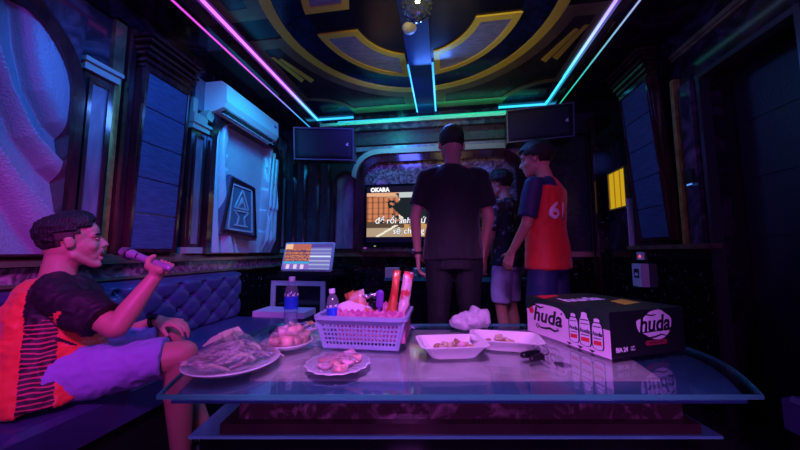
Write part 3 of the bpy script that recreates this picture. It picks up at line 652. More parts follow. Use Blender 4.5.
# ------------------------------------------------------------------ speakers
def speaker(label, c, rz, tilt, W_=.58, H_=.31, D_=.30, logo=True):
    t = thing('speaker', label, 'speaker', c, rot=(R(tilt), 0, R(rz)), group='hanging speakers')
    MB().box(-W_ / 2, W_ / 2, -D_ / 2, D_ / 2, -H_ / 2, H_ / 2).build('cabinet', M['black'], t, bevel=.008)
    MB().grid(lambda u, v: ((u - .5) * (W_ - .03), -D_ / 2 - .006 - .012 * (1 - (2 * u - 1) ** 4) * (1 - (2 * v - 1) ** 4), (v - .5) * (H_ - .03)), 12, 8, thick=(0, .012, 0)).build('grille', M['grille'], t, smooth=True)
    fr = M['speaker_rim'] if 'speaker_rim' in M else M.setdefault('speaker_rim', mat('grey_speaker_rim', (.10, .12, .18), .3))
    MB().ring([(-W_ / 2, -H_ / 2), (W_ / 2, -H_ / 2), (W_ / 2, H_ / 2), (-W_ / 2, H_ / 2)], [(-W_ / 2 + .012, -H_ / 2 + .012), (W_ / 2 - .012, -H_ / 2 + .012), (W_ / 2 - .012, H_ / 2 - .012), (-W_ / 2 + .012, H_ / 2 - .012)], .012, axis='y', a=-D_ / 2 - .012).build('rim', fr, t)
    if logo: MB().prism([(W_ * .37, -.012), (W_ * .41, -.018), (W_ * .41, .018), (W_ * .37, .0)], .003, axis='y', a=-D_ / 2 - .0215).build('badge', M['print_white'], t)
    zt = 2.43 - c[2]
    b = MB(); b.tube([(0, D_ / 2 - .02, 0), (0, D_ / 2 + .06, .02)] + [tuple(t.matrix_world.inverted() @ Vector((c[0], YB + .01, c[2] + .04)))], .016); b.build('bracket', M['black'], t)
    return t
speaker('black speaker with a small badge hanging from the ceiling left of the television', (-1.19, 2.86, 2.03), 12, 10)
speaker('black speaker hanging from the ceiling above the man in the red jersey', (.91, 3.02, 2.17), -8, 8)

# disco ball and sensor
t = thing('disco_ball', 'faceted crystal disco ball hanging from the centre of the ceiling', 'disco ball', (-.13, 1.47, 2.245))
M['facet'] = mat('crystal_facets', (.25, .35, .6), .04, metal=.8)
b = MB(); bmesh.ops.create_uvsphere(b.bm, u_segments=22, v_segments=16, radius=.078); b.build('ball', M['facet'], t)
b = MB()
for k in range(9):
    th = PI * (k + .5) / 9
    n_ = max(3, int(18 * math.sin(th)))
    for j in range(n_):
        a = 2 * PI * j / n_; d = Vector((math.sin(th) * math.cos(a), math.sin(th) * math.sin(a), math.cos(th)))
        m_ = Matrix.Translation(d * .0785) @ d.to_track_quat('Z', 'Y').to_matrix().to_4x4(); b.lathe([(.010, -.002), (.006, .004)], 6, M=m_)
b.build('crystal_studs', M['facet'], t)
MB().lathe([(.006, .07), (.006, .30)], 10).lathe([(.04, .29), (.045, .314)], 20).build('hanger', M['metal'], t)
MB().lathe([(.05, 0), (.052, -.008), (.040, -.028), (.02, -.038), (.0, -.04)], 28, M=Matrix.Translation((-.228, 1.97, ZC - .030))).build('ceiling_sensor', M['white_plastic'], smooth=True)
tag(bpy.data.objects['ceiling_sensor'], 'small round pale sensor on the ceiling beam behind the disco ball', 'sensor')

# ------------------------------------------------------------------ right wall
struct(MB().box(XR - .03, XR, 2.0, YB, 0, .97).build('trim_22', M['granite']))
struct(MB().box(XR - .06, XR, 1.96, 2.76, .97, 1.0).build('trim_23', M['rail'], bevel=.006))
for k, (y, z0_, z1_, m_) in enumerate([(2.03, 1.0, 2.02, 'marble'), (2.16, 1.0, 2.1, 'goldleaf'), (2.64, 1.0, 2.3, 'mahogany'), (2.75, .98, 1.4, 'stucco_smooth')]):
    struct(MB().box(XR - .04, XR, y, y + (.09 if k == 0 else .03 if k < 3 else .012), z0_, z1_).build('trim_%d' % (24 + k), M[m_], bevel=.006))
struct(MB().box(XR - .025, XR, YF, 2.2, 2.255, 2.285).box(XR - .015, XR, YF, 2.2, 2.235, 2.255).build('trim_28', M['rail'], bevel=.004))
# glittering corner pilaster
t = thing('pilaster', 'black glittering carved pilaster at the far end of the right wall', 'pilaster', (XR - .05, 3.24, 0), group='wall pilasters')
MB().box(XR - .07, XR - .001, 3.14, 3.30, .0, 2.3).build('shaft', M['granite'], t, world=True, bevel=.006)
MB().box(XR - .095, XR - .07, 3.16, 3.20, .0, 2.3).box(XR - .095, XR - .07, 3.24, 3.28, .0, 2.3).build('fluting', M['mahogany'], t, world=True, bevel=.01)
# lit yellow pane
t = thing('light_panel', 'small framed wall light panel glowing yellow on the right wall', 'wall light', (XR - .03, 2.91, 1.33))
MB().ring([(2.775, 1.33), (3.055, 1.33), (3.055, 1.69), (2.775, 1.69)], [(2.79, 1.345), (3.04, 1.345), (3.04, 1.675), (2.79, 1.675)], .03, axis='x', a=XR - .031).build('frame', M['goldleaf'], t, world=True)
MB().box(XR - .02, XR - .002, 2.79, 3.04, 1.345, 1.675).build('pane', M['yellow_light'], t, world=True)
M['amber'] = emis('amber_bars', (1.0, .40, .02), .35)
m_ = MB()
for y in (2.86, 2.95): m_.box(XR - .0235, XR - .0205, y, y + .015, 1.345, 1.675)
m_.build('bar', M['amber'], t, world=True)
# door
struct(MB().ring([(1.45, 0.0), (2.0, 0.0), (2.0, 2.03), (1.45, 2.03)], [(1.475, .001), (1.975, .001), (1.975, 2.0), (1.475, 2.0)], .055, axis='x', a=XR - .03).build('trim_29', M['jamb'], bevel=.004))
d = struct(MB().box(XR + .17, XR + .21, 1.40, 2.05, 0, 2.03).build('door_1', M['door_skin']))
for k in range(6): MB().box(XR + .165, XR + .1695, 1.46, 1.99, .05 + k * .33, .05 + k * .33 + .315).build('door_panel', M['door_skin'], d, bevel=.004)
MB().box(XR + .11, XR + .165, 1.53, 1.545, .98, 1.12).build('door_handle', M['metal'], d, bevel=.004)
struct(MB().box(XR + .1, XR + .25, 1.35, 1.45, 0, 2.1).box(XR + .1, XR + .25, 2.0, 2.1, 0, 2.1).box(XR + .1, XR + .25, 1.45, 2.0, 2.02, 2.1).build('door_frame', M['black']))
# switches
t = thing('wall_switch', 'small switch with a red light on the black granite above the paper holder', 'switch', (XR - .03, 2.63, .89))
MB().box(XR - .042, XR - .030, 2.59, 2.67, .89, .95).build('plate', M['white_plastic'], t, world=True, bevel=.003)
MB().box(XR - .045, XR - .042, 2.62, 2.64, .905, .925).build('indicator', emis('red_led', (1, .08, .1), 1.2), t, world=True)
t = thing('paper_holder', 'white wall box with a dark label hanging below the red lit switch', 'dispenser', (XR - .03, 2.6, .69))
MB().box(XR - .085, XR - .030, 2.555, 2.665, .685, .86).build('case', M['white_plastic'], t, world=True, bevel=.01)
MB().box(XR - .087, XR - .085, 2.58, 2.64, .75, .82).build('label', M['print_dark'], t, world=True)
MB().box(XR - .0885, XR - .087, 2.59, 2.63, .765, .79).build('label_print', M['print_white'], t, world=True)
t = thing('wall_switch', 'small dark switch with a blue light on the marble strip beside the door', 'switch', (XR - .06, 2.075, 1.36))
MB().box(XR - .055, XR - .040, 2.05, 2.10, 1.38, 1.46).build('plate', M['black'], t, world=True, bevel=.003)
MB().box(XR - .057, XR - .055, 2.055, 2.095, 1.362, 1.372).build('indicator', emis('blue_led', (.1, .3, 1), 1.0), t, world=True)

# ------------------------------------------------------------------ seating
def tufted(name, label, x0, x1, y0, y1, zs, back_x, flip=1):
    t = thing(name, label, 'sofa', ((x0 + x1) / 2, (y0 + y1) / 2, 0))
    MB().box(x0 + .02, x1 - .03, y0, y1, 0, zs - .12).build('base', M['black'], t, world=True, bevel=.006)
    nc = max(2, round((y1 - y0) / .8)); L_ = (y1 - y0) / nc
    for k in range(nc):
        a, b = y0 + L_ * k, y0 + L_ * (k + 1)
        def f(u, v, a=a, b=b):
            y = a + (b - a) * v; x = x0 + (x1 - x0) * u
            e = min(1, min(u, 1 - u) * 9, min(v, 1 - v) * 12); return (x, y, zs - .022 * (1 - math.sqrt(max(0, 1 - (1 - e) ** 2))))
        MB().grid(f, 24, 30, thick=(0, 0, -.11)).build('seat_cushion', M['leather_purple'] if y0 < 0 else M['leather'], t, smooth=False, world=True)
    return t
ls = tufted('banquette', 'long navy leather banquette with tufted back along the left wall', -1.78, -1.235, -.9, 2.36, .42, -1.85)
for o in ls.children:
    if o.name.startswith('seat_cushion'): o.data.materials[0] = M['leather']
# tufted backrest
sp = .195
def tf(u, v):
    y = -.9 + 3.28 * u; z = .40 + .385 * v
    a = (y / sp + (z - .42) / (sp * .8)); b = (y / sp - (z - .42) / (sp * .8))
    da = abs((a + .5) % 1 - .5); db = abs((b + .5) % 1 - .5)
    h = .028 * (1 - math.exp(-9 * da)) * .5 + .028 * (1 - math.exp(-9 * db)) * .5 - .022 * math.exp(-(da * da + db * db) * 60)
    e = min(1, min(v, 1 - v) * 9, (1 - u) * 60); e = math.sqrt(max(0, 1 - (1 - e) ** 2))
    return (-1.79 + .02 + (.045 + h) * e - .03 * (1 - e), y, z)
MB().grid(tf, 300, 44, thick=(-.05, 0, 0)).build('backrest', M['leather'], ls, smooth=True, world=True)
nb = 0
for i in range(-14, 30):
    for j in range(0, 8):
        a, b = i, i - j
        # lattice points: a integer and b integer
        y = (a + b) / 2 * sp; z = .42 + (a - b) / 2 * sp * .8
        if -.85 < y < 2.34 and .43 < z < .77 and y > .2:
            MB().ell((-1.724, y, z), (.007, .010, .010), sub=2).build('button', M['leather'], ls, smooth=True, world=True)
rs = tufted('banquette', 'dark leather banquette along the right wall near the door', 1.26, 1.53, -.9, 1.40, .42, 1.5)
for o in rs.children:
    if o.name.startswith('seat_cushion'): o.data.materials[0] = M['leather_purple']
MB().box(1.44, 1.535, -.9, 1.38, .421, .86).build('backrest', M['leather_purple'], rs, world=True, bevel=.02)
def cushion(c, r, rot, label):
    b = MB(); b.ell((0, 0, 0), (1, 1, 1), sub=4)
    for v in b.bm.verts:
        x, y, z = v.co; x, y = [math.copysign(abs(q) ** .55, q) for q in (x, y)]; v.co = Vector((x * r[0], y * r[1], z * r[2]))
    o = b.build('cushion', M['leather_purple'], smooth=True); o.location = c; o.rotation_euler = rot; return tag(o, label, 'cushion')
cushion((1.37, 1.18, .63), (.2, .19, .07), (R(0), R(-72), 0), 'dark square cushion leaning on the right banquette')
# low stool end unit
t = thing('side_stool', 'low flat topped stool at the far end of the left banquette', 'stool', (-1.36, 2.55, 0))
MB().box(-1.62, -1.16, 2.385, 2.62, .40, .45).build('top', M['tissue'], t, world=True, bevel=.012)
MB().box(-1.60, -1.18, 2.40, 2.60, .02, .40).build('body', M['leather'], t, world=True, bevel=.01)

# song cabinet with touch screen
t = thing('song_cabinet', 'black cabinet with a pale framed door under the touch screen', 'cabinet', (-1.33, 2.87, 0))
MB().box(-1.66, -1.06, 2.70, 3.20, .0, .70).build('body', M['black_gloss'], t, world=True, bevel=.006)
MB().box(-1.69, -1.03, 2.66, 3.22, .70, .735).build('top', M['black_gloss'], t, world=True, bevel=.006)
q = .045
d_ = MB().ring([(-1.64, .06), (-1.10, .06), (-1.10, .68), (-1.64, .68)], [(-1.64 + q, .06 + q), (-1.10 - q, .06 + q), (-1.10 - q, .68 - q), (-1.64 + q, .68 - q)], .02, axis='y', a=2.679).build('door', M['stucco_smooth'], t, world=True, bevel=.004)
MB().box(-1.595, -1.145, 2.69, 2.698, .105, .635).build('door_pane', M['black_gloss'], d_, world=True)
MB().box(-1.60, -1.08, 2.72, 3.12, .736, .765).build('amplifier_shelf', M['black'], t, world=True, bevel=.006)
t = thing('touch_screen', 'white framed touch screen showing song menus on the cabinet', 'screen', (-1.33, 2.80, .77))
TM = Matrix.Translation((-1.335, 2.80, .905)) @ Matrix.Rotation(R(-6), 4, 'Z') @ Matrix.Rotation(R(-14), 4, 'X')
MB().box(-.275, .275, -.012, .02, -.145, .145, M=TM).build('casing', M['white_plastic'], t, world=True, bevel=.01, segs=3)
def ts_pix(u, v):
    n = noise.noise(Vector((u * 30, v * 26, 1)))
    c = (.10, .16, .50)
    if u < .56:
        if v > .80: c = (.45, .12, .10) if u > .16 else (.8, .5, .3)
        elif v > .30: c = (.55, .18, .08) if (int(v * 22) % 3 and n > -.15) else (.12, .05, .14)
        elif v > .22: c = (.05, .35, .65)
        else: c = (.22, .12, .50)
    else:
        if v > .86: c = (.08, .05, .30)
        elif .46 < v < .54: c = (.6, .7, .9)
        elif int(v * 26) % 4 == 0: c = (.35, .38, .62)
        else: c = (.16, .15, .48)
    if v < .18 and int(u * 13) % 2 and .06 < u < .52: c = (.7, .55, .8)
    return c
screen_mesh('screen', .51, .25, 68, 34, ts_pix, 1.1, t, TM @ Matrix.Translation((0, -.0135, 0)))
MB().box(-.06, .06, .0, .12, -.14, -.128, M=Matrix.Translation((-1.335, 2.80, .905))).box(-.02, .02, .02, .06, -.135, .02, M=Matrix.Translation((-1.335, 2.80, .905))).build('stand', M['white_plastic'], t, world=True)

# wall shelf with glasses under the television
t = thing('low_counter', 'low dark counter with a lit edge under the television', 'counter', (.2, 3.1, 0))
MB().box(-.62, 1.1, 3.04, 3.28, .66, .69).build('top', M['glass_edge'], t, world=True, bevel=.004)
MB().box(-.60, 1.08, 3.06, 3.30, .0, .66).build('body', M['black_gloss'], t, world=True, bevel=.004)
M['tumbler'] = mat('tumbler_glass', (.8, .85, 1.0), .08, trans=.85, ior=1.4)
g0 = MB().lathe([(.026, 0), (.031, .10), (.028, .10), (.024, .008), (0, .008)], 20).build('drinking_glass', M['tumbler'], smooth=True)
g0.location = (-.30, 3.10, .691); tag(g0, 'clear tumbler in the row on the counter, by the tall man in black', 'glass', 'tumblers on the counter')
for k in range(1, 5):
    c = g0.copy(); COL.objects.link(c); c.location = (-.30 + .075 * k, 3.10 + .03 * (k % 2), .691)
ob = MB().box(-.61, -.47, 3.05, 3.12, .691, .79).build('orange_box', M['bread'], bevel=.005); tag(ob, 'small tan box at the left end of the counter under the television', 'box')

# ------------------------------------------------------------------ table
TR = R(8.5)
t = thing('glass_table', 'low karaoke table with a bowed glass top over pale marble', 'table', (0, 0, 0), TR)
def outline_tbl(u0, u1, v0, v1, bl, br, n=14, cr=.03):
    P = []
    for i in range(n + 1): q = i / n; P.append((u0 + (u1 - u0) * q, v0 - .0))
    for i in range(1, n): q = i / n; P.append((u1 + br * math.sin(PI * q), v0 + (v1 - v0) * q))
    for i in range(n + 1): q = i / n; P.append((u1 + (u0 - u1) * q, v1))
    for i in range(1, n): q = i / n; P.append((u0 - bl * math.sin(PI * q), v1 + (v0 - v1) * q))
    return P
ZT = .55
P = outline_tbl(-.685, 1.025, .885, 1.73, .085, .20)
MB().prism(P, .014, a=ZT - .014).build('glass_top', M['glass'], t, bevel=.003)
cxm, cym = .15, 1.31
MB().ring([(cxm + (x - cxm) * 1.001, cym + (y - cym) * 1.0015) for x, y in P], [(cxm + (x - cxm) * .994, cym + (y - cym) * .990) for x, y in P], .012, a=ZT - .0135).build('glass_edge', M['glass_edge'], t)
MB().prism(outline_tbl(-.50, .86, 1.035, 1.66, .06, .06), .008, a=ZT - .026).build('marble_top', M['marble_top'], t, bevel=.004)
M['blue_reflection'] = mat('blue_reflection_table_border', (.035, .10, .20), .25, coat=.3, col2=(.05, .15, .28), nscale=6)  # blue reflection in the glass overhang, painted on a plate below it
MB().prism(outline_tbl(-.66, 1.0, .905, 1.71, .075, .19), .008, a=ZT - .034).build('border', M['blue_reflection'], t, bevel=.003)
MB().box(-.535, .94, 1.05, 1.62, .398, .516).build('apron', M['table_marble'], t, bevel=.004)
MB().box(-.580, .97, 1.02, 1.66, .366, .398).build('ledge', M['bronze_ledge'], t, bevel=.006)
MB().box(-.675, 1.03, 1.012, 1.68, .357, .366).build('lower_shelf', M['shelf_teal_reflection'], t, bevel=.003)
MB().box(-.66, .98, 1.05, 1.64, .0, .357).build('plinth', M['black_gloss'], t)
for u in (-.30, .60):
    for v_ in (1.15, 1.55): MB().lathe([(.03, 0), (.03, .004)], 16, M=Matrix.Translation((u, v_, ZT - .018))).build('glass_spacer', M['metal'], t)

ZP = ZT + .0005
# plates
def plate(label, x, y, r, prof=None):
    p = prof or [(r * .55, 0), (r * .58, .004), (r * .8, .008), (r * .97, .022), (r, .025), (r * .985, .028), (r * .78, .013), (r * .5, .009), (0, .009)]
    o = MB().lathe(p, 48).build('plate', M['plate'], smooth=True); o.location = (x, y, ZP); return tag(o, label, 'plate')
def film(label, x, y, r, h, seed, z=ZP, flat=1.6):
    def f(u, v):
        a = 2 * PI * u; q = v; rr_ = r * q
        n_ = noise.noise(Vector((math.cos(a) * q * 3 + seed, math.sin(a) * q * 3, seed)))
        n2 = abs(noise.noise(Vector((math.cos(a) * q * 9 + seed, math.sin(a) * q * 9, 5))))
        return (rr_ * math.cos(a), rr_ * math.sin(a), .026 + h * (1 - q ** flat) * (1 + .35 * n_) + .012 * n2 * (1 - q) + .0)
    o = MB().grid(f, 64, 26).build('cling_film', M['film'], smooth=False); o.location = (x, y, z); return tag(o, label, 'cling film')
# 1 large plate: dried strips
px, py = -.742, .995
plate('large round white plate of dried squid strips near the left corner of the table', px, py, .155)
rnd = random.Random(3)
for k in range(46):
    a = rnd.uniform(0, 2 * PI); rr_ = .110 * math.sqrt(rnd.random()); L_ = rnd.uniform(.07, .13); hh = .018 + .062 * (1 - (rr_ / .15) ** 1.3)
    th = rnd.gauss(R(40), .5); th2 = rnd.uniform(.05, .45); b = MB(); pts = []
    for i in range(6):
        s_ = i / 5 - .5; pts.append((s_ * L_, .012 * math.sin(s_ * 5 + a), -.25 * abs(s_) * L_ * 1.1 - s_ * L_ * .1 + .004 * math.sin(9 * s_)))
    b.tube(pts, [.003, .006, .007, .007, .006, .003], 6)
    for v in b.bm.verts: v.co.y *= 1.3
    o = b.build('squid_strip', M['squid'] if k % 4 else M['bread'], smooth=True); o.location = (px + rr_ * math.cos(a), py + rr_ * math.sin(a), ZP + hh); o.rotation_euler = (rnd.uniform(-.3, .3), 0, th)
    tag(o, 'dried squid strip heaped on the large round plate', 'squid strip', 'squid strips on the large plate')
for k in range(5):
    b = MB(); b.prism([(0, 0), (.07, .01), (.06, .05), (.01, .045)], .004); o = b.build('rice_cracker', M['bread'], bevel=.001)
    o.location = (px - .135 + .03 * k, py + .015 + .02 * (k % 3), ZP + .055 + .006 * k); o.rotation_euler = (R(25 + 8 * k), R(-20 + 9 * k), R(30 * k)); tag(o, 'pale cracker piece at the back of the squid plate', 'cracker', 'cracker pieces on the squid plate')
film('crinkled cling film stretched over the squid plate', px, py, .152, .074, 2.2)
# 2 fruit plate
px, py = -.665, 1.228
plate('round white plate piled with pink fruit chunks, beside the squid plate', px, py, .104)
for k in range(17):
    a = k * 2.4; rr_ = .072 * math.sqrt((k % 12 + .5) / 12); lvl = k // 11
    b = MB(); b.box(-.026, .026, -.02, .02, -.016, .018); 
    for v in b.bm.verts: v.co += Vector((rnd.uniform(-.005, .005),) * 3)
    o = b.build('fruit_chunk', M['fruit'] if k % 3 else M['fruit_pale'], bevel=.007, segs=3, smooth=True); o.location = (px + rr_ * (.6 if lvl else 1) * math.cos(a), py + rr_ * (.6 if lvl else 1) * math.sin(a), ZP + .034 + .03 * lvl); o.rotation_euler = (rnd.uniform(-.4, .4), rnd.uniform(-.4, .4), rnd.uniform(0, 6))
    tag(o, 'pink fruit chunk piled under film on the plate behind the squid', 'fruit piece', 'fruit chunks on the back plate')
film('clear cling film over the heaped pink fruit plate', px, py, .100, .066, 6.1)
# 3 flat plate of slices in front of the basket
px, py = -.375, 1.045
pl3 = MB()
pl3.lathe([(.07, 0), (.08, .005), (.105, .012), (.112, .015), (.11, .017), (.08, .011), (0, .009)], 64)
for v in pl3.bm.verts:
    rr_ = math.hypot(v.co.x, v.co.y)
    if rr_ > .09: a = math.atan2(v.co.y, v.co.x); f_ = 1 + .03 * math.sin(a * 16); v.co.x *= f_; v.co.y *= f_
o = pl3.build('plate', M['plate'], smooth=True); o.location = (px, py, ZP); tag(o, 'scalloped shallow plate with pink slices in front of the basket', 'plate')
for k in range(12):
    a = k * 2.39996; rr_ = .072 * math.sqrt((k + .5) / 12)
    b = MB(); b.lathe([(.0, 0), (.022, .002), (.024, .006), (.02, .011), (0, .014)], 14)
    for v in b.bm.verts: v.co.x *= 1.15; v.co.z += .004 * math.sin(v.co.x * 150)
    o = b.build('fruit_slice', M['fruit_pale'] if k % 2 else M['fruit'], smooth=True); o.location = (px + rr_ * math.cos(a), py + rr_ * math.sin(a), ZP + .012 + .004 * (k % 3)); o.rotation_euler = (rnd.uniform(-.3, .3), rnd.uniform(-.3, .3), k); tag(o, 'pink fruit slice on the scalloped plate in front of the basket', 'fruit slice', 'fruit slices on the scalloped plate')
film('cling film pulled flat over the scalloped plate of slices', px, py, .108, .024, 9.4, ZP - .010)
# 4 small foil dish
px, py = -.70, 1.47
plate('small pale dish of foil wrapped snacks between the bottle and the basket', px, py, .075)
for k in range(9):
    a = k * 2.4; rr_ = .045 * math.sqrt((k + .3) / 9); b = MB(); b.ell((0, 0, 0), (.017, .013, .011), sub=2)
    for v in b.bm.verts: v.co *= 1 + .25 * noise.noise(v.co * 90 + Vector((k, 0, 0)))
    o = b.build('foil_sweet', M['foil'] if k % 3 else M['meat']); o.location = (px + rr_ * math.cos(a), py + rr_ * math.sin(a), ZP + .026 + .012 * (k < 4)); tag(o, 'shiny foil wrapped sweet in the small dish', 'sweet', 'foil sweets in the small dish')

# water bottles
def bottle(label, loc, rot, s=1.0):
    t = thing('water_bottle', label, 'bottle', loc, rot=rot)
    prof = [(.0, .0), (.028, .0), (.033, .006), (.033, .05), (.031, .055), (.033, .06), (.033, .10), (.0335, .101), (.0335, .165), (.033, .168), (.032, .19), (.026, .215), (.016, .232), (.0135, .236), (.0135, .250)]
    MB().lathe([(r * s, z * s) for r, z in prof], 28).build('bottle_body', M['clear'], t, smooth=True)
    lb = MB().lathe([(.0342 * s, .103 * s), (.0342 * s, .163 * s)], 28, cap=False).build('label', M['label_blue'], t, smooth=True)
    for a in range(3):
        text('label_print', 'AVA', .02 * s, Matrix.Rotation(R(120 * a), 4, 'Z') @ Matrix.Translation((0, -.0348 * s, .172 * s)) @ RX, M['print_white'], t, .0003, 0, .0005, world=False) if False else None
    m_ = MB()
    for k in range(8): a = k * PI / 4; m_.box(-.006, .006, -.0005, .0005, .168 * s, .178 * s, M=Matrix.Rotation(a, 4, 'Z') @ Matrix.Translation((0, -.0338 * s, 0)))
    m_.build('label_border', M['print_white'], lb)
    MB().lathe([(.0155 * s, .238 * s), (.016 * s, .24 * s), (.016 * s, .258 * s), (.0145 * s, .262 * s), (0, .262 * s)], 24).build('cap', M['cap_white'], t, smooth=True)
    MB().lathe([(.001, .004 * s), (.030 * s, .006 * s), (.031 * s, .08 * s), (.001, .081 * s)], 24).build('water', M['clear'], t, smooth=True)
    return t
bottle('upright clear water bottle with a blue label, left of the basket', (-.80, 1.50, ZP), (0, 0, 0), 1.03)

# basket
bx, by, brz = -.352, 1.35, R(1)
t = thing('plastic_basket', 'lavender perforated plastic basket of snacks in the middle of the table', 'basket', (bx, by, ZP), brz)
HB = .128; a0_, b0_, a1_, b1_ = .156, .112, .183, .135   # half sizes bottom, top
def wall_holes(p00, p10, p01, p11, nu, nv):
    """lattice panel between 4 corners with rounded square holes"""
    b = bm_ = bmesh.new(); P = lambda u, v: (p00.lerp(p10, u)).lerp(p01.lerp(p11, u), v)
    U = [0]; hu = .62
    for k in range(nu): U += [.04 + .92 * (k + .5 - hu / 2) / nu, .04 + .92 * (k + .5 + hu / 2) / nu]
    U.append(1); Vv = [0]
    for k in range(nv): Vv += [.10 + .72 * (k + .5 - hu / 2) / nv, .10 + .72 * (k + .5 + hu / 2) / nv]
    Vv.append(1)
    g = [[bm_.verts.new(P(u, v)) for v in Vv] for u in U]
    for i in range(len(U) - 1):
        for j in range(len(Vv) - 1):
            if i % 2 == 1 and j % 2 == 1: continue
            bm_.faces.new([g[i][j], g[i + 1][j], g[i + 1][j + 1], g[i][j + 1]])
    return bm_
B = [V(-a0_, -b0_, .003), V(a0_, -b0_, .003), V(a0_, b0_, .003), V(-a0_, b0_, .003)]; T = [V(-a1_, -b1_, HB), V(a1_, -b1_, HB), V(a1_, b1_, HB), V(-a1_, b1_, HB)]
for k, (nu, nv) in enumerate([(20, 5), (14, 5), (20, 5), (14, 5)]):
    bm_ = wall_holes(B[k], B[(k + 1) % 4], T[k], T[(k + 1) % 4], nu, nv); me = bpy.data.meshes.new('side_wall'); bm_.to_mesh(me); bm_.free(); me.materials.append(M['basket'])
    o = bpy.data.objects.new('side_wall', me); COL.objects.link(o); o.parent = t; so = o.modifiers.new('s', 'SOLIDIFY'); so.thickness = .0035; so.offset = 0
MB().box(-a0_, a0_, -b0_, b0_, 0, .004).build('bottom', M['basket'], t)
def rrect(a, b, r, n=6):
    P = []
    for cx_, cy_, s0 in ((a - r, b - r, 0), (-a + r, b - r, 1), (-a + r, -b + r, 2), (a - r, -b + r, 3)):
        for i in range(n + 1): q = PI / 2 * (s0 + i / n); P.append((cx_ + r * math.cos(q), cy_ + r * math.sin(q)))
    return P
MB().ring(rrect(a1_ + .016, b1_ + .016, .035), rrect(a1_ - .004, b1_ - .004, .03), .014, a=HB - .006).build('rim', M['basket'], t, bevel=.003)
for sx in (-1, 1):
    for sy in (-1, 1): MB().rc((sx * a0_, sy * b0_, .006), .006, (sx * a1_, sy * b1_, HB - .004), .007).build('corner_post', M['basket'], t, smooth=True)
BM = Matrix.Translation((bx, by, ZP)) @ Matrix.Rotation(brz, 4, 'Z')
def inb(x, y, z): return tuple(BM @ Vector((x, y, z)))
bottle('clear water bottle with a blue label leaning in the left end of the basket', inb(-.128, -.050, .012), (R(-6), R(-8), 0), .86)
# pink zigzag tray
t = thing('paper_tray', 'pink patterned paper tray with a zigzag edge inside the basket', 'tray', inb(.02, 0, 0), brz)
for k, (p, q, n_) in enumerate([((-.125, -.105), (.165, -.105), 11), ((.165, -.105), (.165, .11), 8), ((.165, .11), (-.125, .11), 11), ((-.125, .11), (-.125, -.105), 8)]):
    b = MB(); p = Vector((*p, 0)); q = Vector((*q, 0)); d_ = q - p; L_ = d_.length; ang = math.atan2(d_.y, d_.x); pts = [(0, .03), (L_, .03)]
    for i in range(n_ * 2, -1, -1): pts.append((L_ * i / (n_ * 2), .162 if i % 2 else .150))
    b.prism(pts, .002, axis='y', M=Matrix.Translation(p) @ Matrix.Rotation(ang, 4, 'Z')).build('zigzag_side', M['pink_tray'], t)
MB().box(-.125, .165, -.105, .11, .028, .031).build('bottom', M['pink_tray'], t)
# snacks
def packet(name, label, loc, w_, h_, th, m_, rot, grp=None, crimp=True, seed=0):
    def f(s_):
        def g(u, v):
            x = (u - .5) * w_; z = v * h_; e = (1 - (2 * u - 1) ** 4) * min(1, min(v, 1 - v) * 6) ** .6
            n_ = noise.noise(Vector((x * 40 + seed, z * 40, seed))) * .004
            return (x + .003 * math.sin(v * 30) * 0, s_ * (th * e + .0006) + n_, z)
        return g
    b = MB(); b.grid(f(-1), 14, 18); b.grid(f(1), 14, 18); bmesh.ops.remove_doubles(b.bm, verts=b.bm.verts, dist=.0015)
    o = b.build(name, m_, smooth=True); o.location = loc; o.rotation_euler = rot; return tag(o, label, 'snack packet', grp)
packet('snack_packet', 'tall red packet standing in the right of the basket, left of the striped one', inb(.105, .00, .05), .035, .27, .011, M['snack_red'], (R(-6), R(6), brz), seed=1)
packet('snack_packet', 'tall white and red striped packet standing at the right end of the basket', inb(.148, .01, .05), .048, .265, .012, M['snack_white'], (R(-8), R(10), brz + .2), seed=2)
packet('snack_packet', 'slim red sausage packet leaning between the brush and the tall packets', inb(.075, .03, .05), .022, .22, .009, M['snack_red'], (R(-5), R(14), brz + .3), seed=3)
packet('snack_packet', 'orange and pink crisp packet crumpled in the basket middle', inb(-.015, -.03, .07), .085, .160, .02, M['snack_orange'], (R(-12), R(-16), brz), seed=4)
packet('snack_packet', 'small red crisp packet behind the tissue in the basket', inb(-.060, .03, .12), .05, .10, .012, M['snack_red'], (R(-10), R(-25), brz), seed=5)
packet('snack_packet', 'dark glossy packet in the basket next to the purple brush', inb(.025, .02, .06), .07, .13, .018, M['black_gloss'], (R(-6), R(4), brz), seed=6)
packet('snack_packet', 'small orange packet tucked low in front of the dark packet', inb(-.005, -.065, .06), .05, .10, .012, M['snack_orange'], (R(-20), R(10), brz - .3), seed=8)
t = thing('purple_brush', 'purple plastic brush standing handle down in the basket', 'brush', inb(.055, -.03, .05), rot=(R(-4), R(3), brz))
MB().rc((0, 0, 0), .008, (0, 0, .10), .007).build('handle', M['purple_plastic'], t, smooth=True)
MB().rc((0, 0, .115), .016, (0, 0, .165), .017, e=((0, 1, 0), .5)).build('head', M['purple_plastic'], t, smooth=True)
t = MB(); t.ell((0, 0, 0), (.085, .055, .05), sub=4)
for v in t.bm.verts: v.co *= 1 + .25 * noise.noise(v.co * 22)
o = t.build('tissue_wad', M['tissue'], smooth=False); o.location = inb(-.055, -.01, .130); tag(o, 'crumpled pale tissue paper filling the left of the basket', 'tissue')
b = MB(); b.tube([(-.04 + .09 * i / 9, .0, .006 * math.sin(i * 1.9)) for i in range(10)], .009, 8); o = b.build('sweet_strip', M['foil'], smooth=True); o.location = inb(.02, -.01, .205); o.rotation_euler = (0, R(-12), brz); tag(o, 'sparkling foil sweet strip lying over the dark packet', 'sweet')

